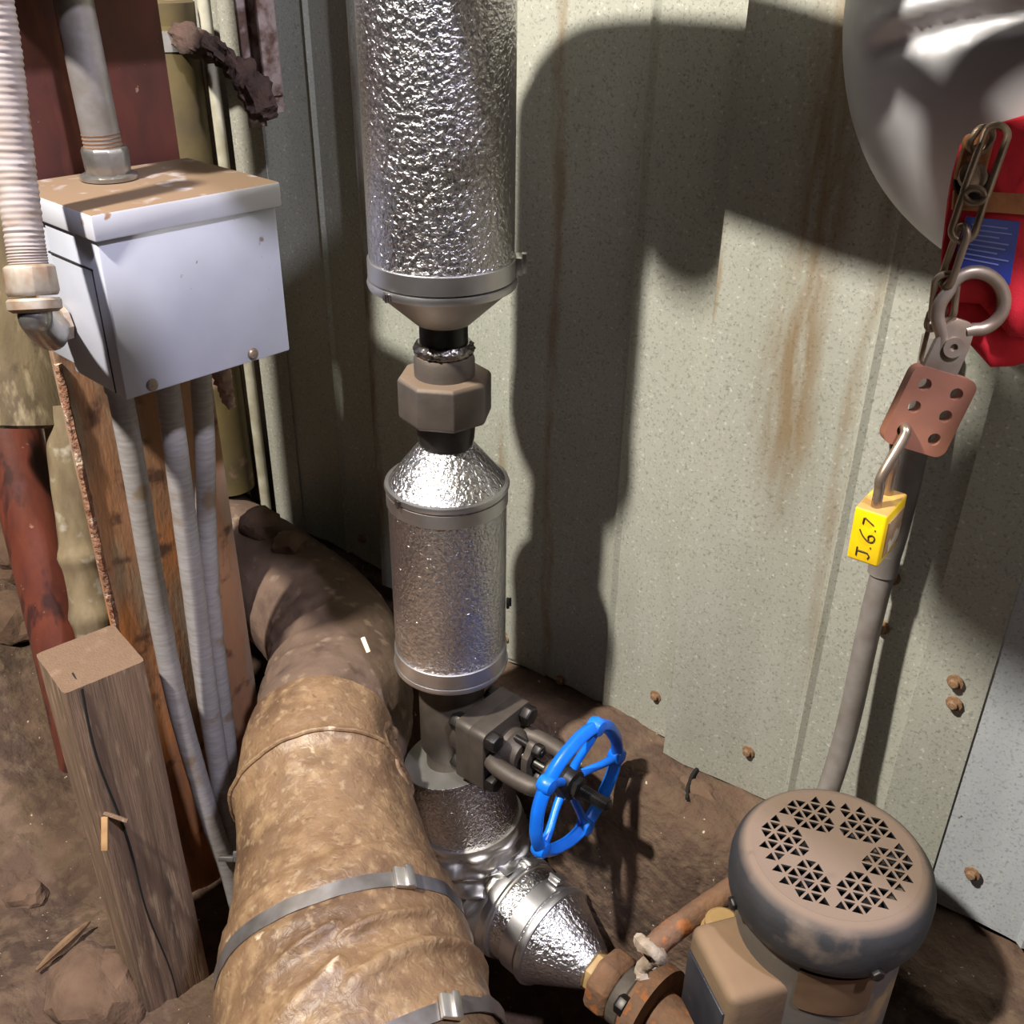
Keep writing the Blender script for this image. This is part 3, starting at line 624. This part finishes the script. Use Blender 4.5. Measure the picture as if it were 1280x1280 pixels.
def conduit(uvs, lab, r, x=-.955):
    pts = [onX(u, v, xx) for u, v, xx in uvs]; pts[0].z = BZ0+.004
    t = thing('plastic_conduit', pts[-1], lab, 'conduit', 'grey conduits under the junction box')
    MB().tube(spline(pts, 12), lambda i, a: r+.0001*math.sin(i*1.4), 24).build('tube', PVC, t)
    MB().lathe([(r, 0), (r+.0022, .001), (r+.0022, .020), (r, .022)], pts[0]-V((0, 0, .018)), (0, 0, 1), 24).build('coupling', PVC, t)
    return t
conduit([(152, 500, -.945), (170, 600, -.945), (194, 740, -.945), (222, 880, -.945), (262, 1020, -.94), (285, 1085, -.935), (300, 1140, -.93)], 'left of three grey conduits below the junction box, nearest the timber post', .0125)
conduit([(212, 492, -.975), (222, 580, -.975), (240, 720, -.975), (258, 860, -.97), (278, 990, -.96), (290, 1070, -.95), (300, 1130, -.94)], 'middle of three grey conduits below the junction box, crossing in front of the right one', .0135)
conduit([(257, 482, -.985), (256, 560, -.99), (258, 660, -.99), (266, 780, -.99), (284, 930, -.985), (298, 1060, -.98), (305, 1120, -.97)], 'right of three grey conduits below the junction box, farthest from the timber post', .0120)
cl = onX(283, 1073, -.915); t = thing('conduit_clip', cl, 'small bent metal clip where the grey conduits meet', 'clip')
MB().obox(cl, RT, UP, FW, .010, .0035, .004).build('clip_bar', STRAP, t, .001); MB().obox(cl+RT*.012+UP*.003, RT, UP, FW, .003, .007, .003).build('clip_end', STRAP, t, .001)
rg = onX(276, 492, -1.0); mb = MB()
mb.tube(spline([rg+V((0, .004, .03)), rg+V((0, .006, .012)), rg+V((0, .008, -.006)), rg+V((.004, .010, -.02))], 6), lambda i, a: .012*(1-.6*i/18)+.004*noise.noise(V((a*2, i*.6, 5))), 12)
tag(mb.build('cable_wrap_scrap', mat('pink_grey_wrap', (150, 128, 120), (120, 96, 86), 60, rough=.9)), 'ragged pinkish wrap scrap hanging under the rear of the junction box', 'debris')

# pipes behind the column on the far left
t = thing('red_pipe', (-1.3, .5, .2), 'glossy dark red pipe running down at the left edge', 'pipe')
MB().tube([P(-10, 440, 1.43), P(76, 800, 1.47), P(110, 950, 1.52)], .040, 36).build('pipe', REDPIPE, t)
t = thing('canvas_wrapped_pipe', P(30, 530, 1.3), 'wide stained canvas-wrapped pipe end to the left of the junction box', 'pipe')
ct = P(26, 310, 1.28); cb = P(38, 530, 1.32)
MB().tube([ct+(ct-cb)*(2-k*.25) for k in range(12)] + [cb+(ct-cb)*.02, cb], lambda i, a: (.064+.0015*noise.noise(V((a*3, i, 2)))) if i < 13 else .059, 48).build('wrap', CANVAS, t)
ctp = [P(80, 505, 1.30), P(90, 600, 1.32), P(104, 700, 1.34), P(120, 790, 1.36), P(135, 870, 1.39)]
sp = spline(ctp, 16)
MB().tube(sp, lambda i, a: .026+(.005*math.exp(-((i-31)/1.8)**2))+(.004*math.exp(-((i-44)/2.)**2))+.0008*noise.noise(V((a*2, i*.2, 0))), 32).build('bare_pipe', CREAM, t)
t = thing('olive_pipe', (-1.305, .73, .45), 'olive wrapped vertical pipe behind the column with a silver band', 'pipe')
MB().tube([(-1.292, .735, 1.19), (-1.292, .735, .533)], .0385, 36).build('wrap', OLIVE, t)
MB().lathe([(.038, 1.160), (.0402, 1.161), (.0402, 1.184), (.038, 1.185)], (-1.292, .735, 0), (0, 0, 1), 36).build('silver_band', ALUDULL, t)
MB().lathe([(.036, 1.18), (.0385, 1.19), (.039, 1.215), (.034, 1.218), (.030, 1.19)], (-1.292, .735, 0), (0, 0, 1), 36).build('rim', OLIVE, t)
t = thing('thin_pipe', (-1.24, .77, .4), 'thin whitish pipe standing behind the olive pipe', 'pipe')
MB().tube([(-1.262, .775, 1.7), (-1.262, .775, .42)], .0085, 16).build('tube', mat('chalky_white', (168, 164, 146), (130, 124, 104), 30, rough=.8), t)
t = thing('flaking_channel', (-1.11, .76, 1.1), 'narrow steel channel with flaking white paint hanging against the wall', 'bracket')
cb = onY(328, 60, .765); dz = V((.02, 0, -1)).normalized()
MB().obox(cb+V((0, 0, .22)), V((1, 0, .02)), (0, 1, 0), -dz, .020, .006, .29).build('channel_web', FLAKE, t, .001)
for k in (-1, 1): MB().obox(cb+V((.020*k, -.008, .22+.02*k)), V((1, 0, .02)), (0, 1, 0), -dz, .003, .012, .29).build('channel_flange', FLAKE, t, .001)
t = thing('torn_wrapped_pipe', onY(236, 70, .73), 'brown pipe with ragged torn wrap slanting behind the box lid', 'pipe')
pp = spline([onY(205, 40, .74), onY(245, 52, .735), onY(285, 75, .73), onY(318, 112, .73), onY(330, 150, .735)], 10)
MB().tube(pp, lambda i, a: .015+.004*math.sin(i*.25)+.010*noise.noise(V((a*1.5, i*.35, 4)))+.004*noise.noise(V((a*4, i*1.1, 7))), 20).build('ragged_wrap', SLUDGE, t)

# ------------------------------------------------------------------ timber post
t = thing('timber_post', (-.97, .355, -.02), 'square weathered timber post with dusty sawn top', 'post')
pc = onZ(112, 822, .575); an = math.radians(-6); px = V((math.cos(an), math.sin(an), 0)); py = V((-px.y, px.x, 0))
HW = .0455; mb = MB(); vs = []; fs = []; NZ = 60
ring = []
for q in range(4):
    a, b = ((-1, -1), (1, -1), (1, 1), (-1, 1))[q]; c, d = ((1, -1), (1, 1), (-1, 1), (-1, -1))[q]
    for k in range(14): f = k/14; ring.append((a+(c-a)*f, b+(d-b)*f))
for i in range(NZ+1):
    z = -.12+(.575+.12)*i/NZ
    for k, (a, b) in enumerate(ring):
        g = 1+.012*noise.noise(V((a*6, b*6, z*2)))+.010*noise.noise(V((a*2, b*2, z*6)))
        if k % 14 == 0: g -= .03
        if k == 18: g -= .045*sst(-.1, .2, .575-z)*(1-.3*math.sin(z*9))
        if k == 8: g -= .03*sst(.05, .3, .575-z)
        vs.append(V((pc.x, pc.y, z))+px*a*HW*g+py*b*HW*g)
n = len(ring)
for i in range(NZ):
    for k in range(n): fs.append([i*n+k, i*n+(k+1) % n, (i+1)*n+(k+1) % n, (i+1)*n+k])
fs.append([NZ*n+k for k in range(n)])
mb.add(vs, fs).build('post', WOOD, t, angle=24)
ck_ = [V((pc.x, pc.y, z))+px*(HW*1.004)+py*HW*(-.62+.55*sst(.6, -.1, z)+.06*math.sin(z*23)) for z in [.572-.02*k for k in range(34)]]
MB().tube([V((pc.x, pc.y, .5755))+px*HW*.35+py*HW*-.55] + ck_, [.0010]+[.0016-.00002*k for k in range(34)], 6).build('drying_crack', HOLLOW, t)
sp_ = onX(131, 1040, pc.x+HW*1.0); sp_ = P(131, 1042, (sp_-CAM).dot(FW)-.004)
MB().obox(sp_, RT, UP, FW, .004, .020, .002).build('split_scar', WOODCUT, t, .001)
MB().obox(sp_+UP*.020+RT*.012, (RT-UP*.35).normalized(), (UP+RT*.35).normalized(), FW, .016, .0022, .002).build('splinter', WOOD, t, .0008)

# ------------------------------------------------------------------ stones and litter on the ground
def stone(p, rx, ry, rz, seed, lab, nm='stone', mt=STONE):
    bm = bmesh.new(); bmesh.ops.create_icosphere(bm, subdivisions=3, radius=1)
    me = bpy.data.meshes.new(nm)
    for q in bm.verts:
        d = q.co.normalized(); k = 1+.28*noise.noise(d*1.6+V((seed, 0, 0)))+.10*noise.noise(d*4+V((0, seed, 0)))
        q.co = V((d.x*rx*k, d.y*ry*k, max(-.6, d.z*k)*rz))
    bm.to_mesh(me); bm.free(); me.materials.append(mt); me.shade_smooth(); me.set_sharp_from_angle(angle=.5)
    o = bpy.data.objects.new(nm, me); COL.objects.link(o); o.location = V(p); tag(o, lab, 'stone'); return o
for (u, v, rx, ry, rz, lab) in ((8, 690, .08, .06, .05, 'pale lump of rubble at the left edge beside the red pipe, the higher one'),
                             (14, 772, .07, .05, .04, 'brown lump of rubble at the left edge beside the red pipe, the lower one'),
                             (120, 1240, .075, .06, .05, 'rounded reddish stone at the foot of the timber post'),
                             (32, 1120, .03, .03, .02, 'small flat stone on the bare ground left of the timber post')):
    z = .2
    for _ in range(30):
        q = onZ(u, v, z); z += .5*(ground(q.x, q.y)-z)
    stone(q, rx, ry, rz, u*.37, lab)
def gpt(u, v, z=.44):
    for _ in range(40):
        q = onZ(u, v, z); z += .4*(ground(q.x, q.y)-z)
    return V((q.x, q.y, z))
stone(V((-1.16, .70, .53)), .035, .03, .022, 4.2, 'crumbled clod on the dusty pipe behind the right conduit, larger one')
stone(V((-1.09, .70, .527)), .025, .025, .016, 8.2, 'crumbled clod on the dusty pipe behind the right conduit, smaller one')
q = gpt(868, 985); stone(q+V((0, 0, -.010)), .035, .022, .015, 6.1, 'broken earth clod beside the crack at the wall foot')
g = MB(); q = gpt(80, 1190, .1)
g.tube(spline([gpt(48, 1220, .1)+V((0, 0, .012)), gpt(75, 1198, .1)+V((0, 0, .016)), gpt(98, 1180, .1)+V((0, 0, .02)), gpt(116, 1163, .1)+V((0, 0, .02))], 6), lambda i, a: (.002+.007*math.sin(PI*min(1, (i+1)/19)))*(.5+.5*abs(math.sin(a))), 10)
tag(g.build('bark_strip', mat('dry_bark', (128, 100, 72), (100, 76, 54), 60, rough=.9)), 'curled dry strip of bark on the ground left of the post', 'bark')
ck = MB(); pts = [gpt(u, v)+V((0, 0, .004)) for u, v in ((902, 958), (880, 960), (868, 968), (860, 985), (858, 1002))]
ck.tube(spline(pts, 4), [.0035-.0001*k for k in range(17)], 6); tag(ck.build('dry_root', HOLLOW), 'thin black root in the crack at the foot of the metal wall', 'root')

# ------------------------------------------------------------------ silver domed vessel, chain, pouch, hasp and padlock on the right
dc = V((-.200, .715, 1.262)); DR = .1645               # round shallow dome whose axis points straight away from the wall
t = thing('domed_vessel', dc, 'large rounded silver metal-clad vessel end at the upper right', 'vessel')
MB().lathe([(DR-.003, 0), (DR-.003, .068)], dc, (0, 1, 0), 96).build('shell', DOME, t)
MB().lathe([(DR-.008, .012), (DR+.0015, .012), (DR+.0030, .007), (DR+.0015, .002), (DR-.008, .002)], dc, (0, 1, 0), 96, cap=False).build('rim_bead', ALU, t)
MB().lathe([(.130, 1.375), (.135, 1.38), (.135, 2.5), (.130, 2.505)], (-.15, .645, 0), (0, 0, 1), 64).build('upper_blocker', DOME, t)  # unseen upright drum, added to block the side lamp from the upper wall
MB().tube([(-.07, .645, 1.19), (.6, .645, 1.19)], .13, 48).build('side_blocker', DOME, t)  # unseen level drum, added to cut the side lamp off the right wall
crs = [onY(u, v, .69) for u, v in ((1074, 64), (1110, 50), (1150, 37), (1200, 24), (1260, 12), (1320, 0))]
crs = spline(crs, 8); vs = []; fs = []; NR, NA = 60, 160
for i in range(NR+1):
    f = i/NR; rho = DR*(1-f)**.8 if i < NR else .0004
    for k in range(NA):
        an = 2*PI*k/NA; x = dc.x+rho*math.cos(an); z = dc.z+rho*math.sin(an); h = .056*(1-(rho/DR)**2.6)**.62
        j = min(range(len(crs)), key=lambda q: (crs[q].x-x)**2+(crs[q].z-z)**2); dd = z-crs[j].z; g = sst(0, 14, j)
        if (crs[j].x-x)**2 < .03**2: h += g*(.004*math.exp(-((dd-.010)/.006)**2)-.007*math.exp(-((dd+.004)/.008)**2))
        h += .0015*noise.noise(V((x*16, z*16, 3)))
        vs.append((x, dc.y-h, z))
for i in range(NR):
    for k in range(NA): fs.append([i*NA+k, i*NA+(k+1) % NA, (i+1)*NA+(k+1) % NA, (i+1)*NA+k])
fs.append([NR*NA+k for k in range(NA)])
MB().add(vs, fs).build('dome', DOME, t, angle=80)
t = thing('branch_handwheel', (-.275, .49, 1.37), 'round steel handwheel on the branch pipe above the picture', 'handwheel')
wc2 = V((-.280, .50, 1.365))
MB().tube([wc2+V((.0586*math.cos(2*PI*k/60), 0, .0586*math.sin(2*PI*k/60))) for k in range(60)], .0138, 14, True).build('rim', IRON, t)
for k in range(3):
    an = -.5+2*PI*k/3; MB().tube([wc2, wc2+V((.06*math.cos(an), 0, .06*math.sin(an)))], .006, 10).build('spoke', IRON, t)
MB().tube([wc2+V((0, -.02, 0)), V((-.36, .58, 1.335))], .009, 14).build('stem', STEM, t)

hm = thing('red_pouch', P(1260, 430, .63), 'red fabric pouch with blue label hanging in front of the silver vessel', 'pouch')
def pillow(uv, d, th, nm, mt, seed, ex=0):
    n_ = len(uv); cu_ = sum(a for a, b in uv)/n_; cv_ = sum(b for a, b in uv)/n_; mb = MB(); vs = []; fs = []
    uv2 = []
    for i in range(n_):
        a, b = uv[i], uv[(i+1) % n_]
        for k in range(5): uv2.append((a[0]+(b[0]-a[0])*k/5, a[1]+(b[1]-a[1])*k/5))
    n_ = len(uv2); lv = (1, .97, .9, .75, .55, .35, .15)
    for sgn in (-1, 1):
        for l in lv:
            for a, b in uv2:
                u = cu_+(a-cu_)*l; v = cv_+(b-cv_)*l; h = math.sqrt(max(0, 1-l*l*.97))*th/2
                h = h*sgn if l < 1 else 0
                vs.append(P(u, v, d(u, v)+h+.006*noise.noise(V((u*.02, v*.012, seed)))+.003*noise.noise(V((u*.05, v*.03, seed)))))
        m0 = len(vs)-len(lv)*n_
        for r in range(len(lv)-1):
            for k in range(n_):
                k2 = (k+1) % n_; f = [m0+r*n_+k, m0+r*n_+k2, m0+(r+1)*n_+k2, m0+(r+1)*n_+k]; fs.append(f)
        fs.append([m0+(len(lv)-1)*n_+k for k in range(n_)])
    for k in range(n_):
        k2 = (k+1) % n_; fs.append([k, k2, len(lv)*n_+k2, len(lv)*n_+k])
    return mb.add(vs, fs).build(nm, mt, hm, angle=70)
dp = lambda u, v: .585+(v-150)*.00012
pillow([(1200, 180), (1240, 156), (1300, 138), (1400, 130), (1410, 400), (1330, 425), (1262, 420), (1225, 380), (1176, 376), (1176, 318), (1184, 250), (1190, 216)], dp, .022, 'pouch_body', RED, 3)
pillow([(1172, 345), (1200, 350), (1245, 372), (1300, 390), (1330, 440), (1266, 458), (1238, 459), (1212, 430), (1166, 392), (1164, 366)], lambda u, v: dp(u, v)+.012, .014, 'lower_flap', RED, 8)
def patch(uv, off, nm, mt, th=.0016):
    c = [P(u, v, dp(u, v)+off) for u, v in uv]; nn = (c[1]-c[0]).cross(c[3]-c[0]).normalized()
    mb = MB(); vs = [q+nn*th*s for s in (-.5, .5) for q in c]
    return mb.add(vs, [[0, 1, 2, 3], [4, 7, 6, 5], [0, 4, 5, 1], [1, 5, 6, 2], [2, 6, 7, 3], [3, 7, 4, 0]]).build(nm, mt, hm, .0005)
patch([(1192, 238), (1410, 248), (1408, 278), (1190, 262)], -.0150, 'webbing_band', WEB, .003)
lb = patch([(1208, 270), (1275, 277), (1262, 356), (1190, 340)], -.0148, 'blue_label', LBLUE)
for k in range(8):
    f = .12+.085*k; a = (1208-18*f, 270+70*f); b = (1275-13*f, 277+79*f); e = .80+.12*math.sin(k*2.3)
    p0 = (a[0]+(b[0]-a[0])*.12, a[1]+(b[1]-a[1])*.12); p1 = (a[0]+(b[0]-a[0])*e, a[1]+(b[1]-a[1])*e)
    o = patch([p0, p1, (p1[0]-.4, p1[1]+2.0), (p0[0]-.4, p0[1]+2.0)], -.0160, 'print_line', LWHITE, .0004); o.parent = lb; o.location = (0, 0, 0)
cg = P(1218, 196, .576); MB().obox(cg, RT, (UP+RT*.25).normalized(), FW, .0085, .013, .003).build('buckle_tab', WEB, hm, .002)
MB().lathe([(.004, 0), (.008, .001), (.008, .004), (.004, .005)], P(1213, 222, .576), -FW, 20).build('grommet', CHAINM, hm)
MB().lathe([(.0001, .0), (.0105, .0), (.0105, .002), (.0001, .0022)], P(1214, 228, .580), -FW, 20).build('grommet_recess', HOLLOW, hm)

def link(p, q, wid, r, roll):
    """one welded chain link from p to q"""
    a = (q-p); L_ = a.length; a.normalize(); x, y, _ = ortho(a); s_ = x*math.cos(roll)+y*math.sin(roll); c = (p+q)/2; pth = []
    hw_ = wid/2; hl_ = L_/2-hw_
    for k in range(24):
        an = 2*PI*k/24; pth.append(c+s_*hw_*math.cos(an)+a*(hw_*math.sin(an)+(hl_ if math.sin(an) >= 0 else -hl_)))
    return MB().tube(pth, r, 10, True)
ch = thing('steel_chain', P(1240, 168, .565), 'short dirty steel chain hanging from the red pouch', 'chain')
cps = [(1246, 166, .562), (1218, 245, .570), (1203, 292, .578), (1183, 350, .596), (1178, 395, .612)]
wd_ = (.0125, .0125, .0105, .0125)
for i in range(4):
    p, q = P(*cps[i]), P(*cps[i+1]); e = (q-p).normalized()*.004
    a = (q-p).normalized(); x, y, _ = ortho(a); side = a.cross(FW).normalized()
    rl = math.atan2(side.dot(y), side.dot(x)) + (0.25 if i in (0, 1) else 1.35 if i == 2 else .35)
    link(p-e, q+e, wd_[i], .0021, rl).build('chain_link', CHAINM, ch)
link(P(1236, 160, .566), P(1217, 190, .572), .011, .002, .7).build('chain_link', CHAINM, ch)
link(P(1174, 382, .618), P(1166, 412, .628), .012, .0017, .5).build('chain_link', CHAINM, ch)
link(P(1172, 405, .630), P(1160, 455, .645), .010, .0015, .9).build('chain_link', CHAINM, ch)

def dh(v): return .600+(v-377)*.00020                   # the hasp leans: its ring rests on the pouch, its foot hangs lower and farther
def Q(u, v): return P(u, v, dh(v))
t = thing('lockout_hasp', Q(1160, 570), 'steel lockout hasp with ring jaw and rusty red six-hole body', 'lockout hasp')
pth = [Q(1176, 440), Q(1178, 420), Q(1172, 398), Q(1175, 380)] + [Q(1219+36*math.cos(math.radians(z)), 376-36*math.sin(math.radians(z))) for z in range(160, -100, -11)] + [Q(1206, 414)]
MB().tube(spline(pth, 4), .0040, 14).build('ring_jaw', HASPSTEEL, t)
xh = (Q(1215, 478)-Q(1135, 453)).normalized(); yh = (Q(1135, 453)-Q(1104, 543)); yh = (yh-xh*yh.dot(xh)).normalized(); zh = xh.cross(yh)
k_ = dh(513)/.69; nc = Q(1188, 432)+zh*.001
ol = [(-.013, -.024), (.013, -.024), (.0125, 0), (.010, .014), (.004, .018), (-.006, .018), (-.0105, .012), (-.013, 0)]
MB().plate([(a*k_*.93, b*k_) for a, b in ol], [], nc, xh, yh, .0045).build('jaw_plate', HASPSTEEL, t, .0008)
MB().lathe([(.0022, .002), (.0024, .0045), (.0062, .0045), (.0062, .002)], nc, zh, 24, cap=False).build('rivet', HASPSTEEL, t)
hc = Q(1159, 513); hx, hy = .0230*k_, .0280*k_; rr = .007*k_; ol = []
for q, (a, b) in enumerate(((1, 1), (-1, 1), (-1, -1), (1, -1))):
    for k in range(6):
        an = PI/2*q+PI/2*k/5; ol.append((a*(hx-rr)+rr*math.cos(an), b*(hy-rr)+rr*math.sin(an)))
hs = []
for a in (-.0115*k_, .0115*k_):
    for b in (.0165*k_, .0005*k_, -.0165*k_): hs.append([(a+.0040*math.cos(2*PI*k/14), b+.0040*math.sin(2*PI*k/14)) for k in range(14)])
MB().plate(ol, hs, hc, xh, yh, .0085).build('hasp_body', HASPRED, t, angle=30)

t = thing('padlock', P(1090, 700, .65), 'yellow padlock with handwritten letters hanging from the red hasp', 'padlock')
fi = math.radians(5); fx_ = V((math.cos(fi), math.sin(fi), 0)); fz_ = V((.0, -.05, 1)).normalized()
fx_ = (fx_-fz_*fx_.dot(fz_)).normalized(); fy_ = fz_.cross(fx_)
lc = P(1096, 657, .655); bx, by, bz = .0103, .0172, .0192
lbody = MB().obox(lc, fx_, fy_, fz_, bx, by, bz).build('lock_body', YEL, t, .0016, 3)
MB().obox(lc+fx_*(bx+.0003)-fz_*.001, fx_, fy_, fz_, .0005, by*.72, bz*.66).build('side_label', LOCKSIDE, lbody)
MB().obox(lc-fz_*(bz+.001), fx_, fy_, fz_, bx*.6, by*.7, .0012).build('keyway_base', BOLT, lbody)
fo = lc-fy_*(by+.0003)
def ink(st):                                            # letters run up the narrow face, their tops to the left
    for s in st:
        MB().tube([fo-fx_*b*.00105+fz_*a*.00105 for a, b in s], .00046, 6).build('handwriting', INK, lbody)
ink([[(-14, 4.2), (-8, 4.2)], [(-10.4, 4.2), (-10.2, 0), (-10.4, -2.4), (-12.2, -3.8), (-14.2, -3.0)],
     [(-6.4, -3.6), (-5.8, -3.6)],
     spline([(4.4, 4.6, 0), (.6, 2.2, 0), (-2.0, -1.2, 0), (-1.6, -4.2, 0), (1.2, -5.0, 0), (2.6, -3.2, 0), (1.4, -1.2, 0), (-1.2, -1.6, 0)], 4) and
     [(q.x, q.y) for q in spline([(4.4, 4.6, 0), (.6, 2.2, 0), (-2.0, -1.2, 0), (-1.6, -4.2, 0), (1.2, -5.0, 0), (2.6, -3.2, 0), (1.4, -1.2, 0), (-1.2, -1.6, 0)], 4)],
     [(6.2, -4.4), (6.8, -4.4)], [(8.6, 3.4), (12.8, 3.2), (13.0, 2.6), (9.6, -3.0)]])
ha = hc-xh*.0115*k_-yh*.0165*k_; l1 = lc+fz_*bz+fy_*-.0095; l2 = lc+fz_*bz+fy_*.0095
sh = spline([l1-fz_*.006, l1+fz_*.012, l1+fz_*.022, ha+zh*.009-yh*.004, ha+zh*.006+yh*.0015, ha-zh*.002+yh*.002, ha-zh*.010, l2+fz_*.024, l2+fz_*.010, l2-fz_*.006], 6)
MB().tube(sh, .0032, 14).build('shackle', SHACK, t)

t = thing('grey_cable_conduit', (-.277, .77, .45), 'grey conduit running down the metal wall behind the padlock to the motor', 'conduit')
MB().tube(spline([onY(1170, 420, .788), onY(1141, 575, .783), onY(1121, 660, .78), onY(1100, 730, .777), onY(1083, 800, .775), onY(1066, 880, .772), onY(1052, 935, .768), onY(1036, 985, .755), onY(1012, 1050, .735)], 10), .0105, 24).build('tube', GREYCABLE, t)
p0 = onY(1103, 716, .778); p1 = onY(1108, 690, .779)
MB().tube([p0, p1], .0128, 24).build('collar', GREYCABLE, t)

# ------------------------------------------------------------------ pipework just above the picture that throws the upper shadows
t = thing('branch_pipe', (-.5, AY, 1.26), 'silver clad bend above the picture taking the upright pipe across to the vessel', 'pipe')
MB().tube(spline([(AX, AY, 1.262), (AX+.004, AY, 1.29), (AX+.028, AY, 1.316), (AX+.075, AY, 1.327), (-.5, AY, 1.327), (-.34, AY, 1.327)], 8), [.066-.010*min(1, k/20) for k in range(41)], 48).build('cladding', STUCCO, t)
MB().lathe([(.038, 1.366), (.043, 1.369), (.043, 1.46), (.038, 1.466)], (-.607, .52, 0), (0, 0, 1), 40).build('bonnet_cover', ALU, t)
MB().tube([(-.607, .54, 1.40), (-.607, .60, 1.36)], .028, 24).build('bonnet_neck', ALU, t)
t = thing('shadow_disc', (-.39, .35, 1.34), 'unseen round disc on a stem above the picture, added to shade the right wall', 'shadow caster')  # unseen disc, added only to throw its shadow on the right-hand wall
MB().lathe([(.070, 0), (.078, .003), (.078, .028), (.066, .034)], (-.39, .335, 1.424), (0, 1, 0), 48).build('case', BOLT, t, .001)
MB().lathe([(.0005, -.001), (.069, -.001), (.069, .002), (.0005, .002)], (-.39, .335, 1.424), (0, 1, 0), 48, cap=False).build('disc_face', LWHITE, t)
MB().tube(spline([(-.39, .365, 1.424), (-.40, .46, 1.41), (-.42, .58, 1.36)], 6), .011, 14).build('stem', STEM, t)
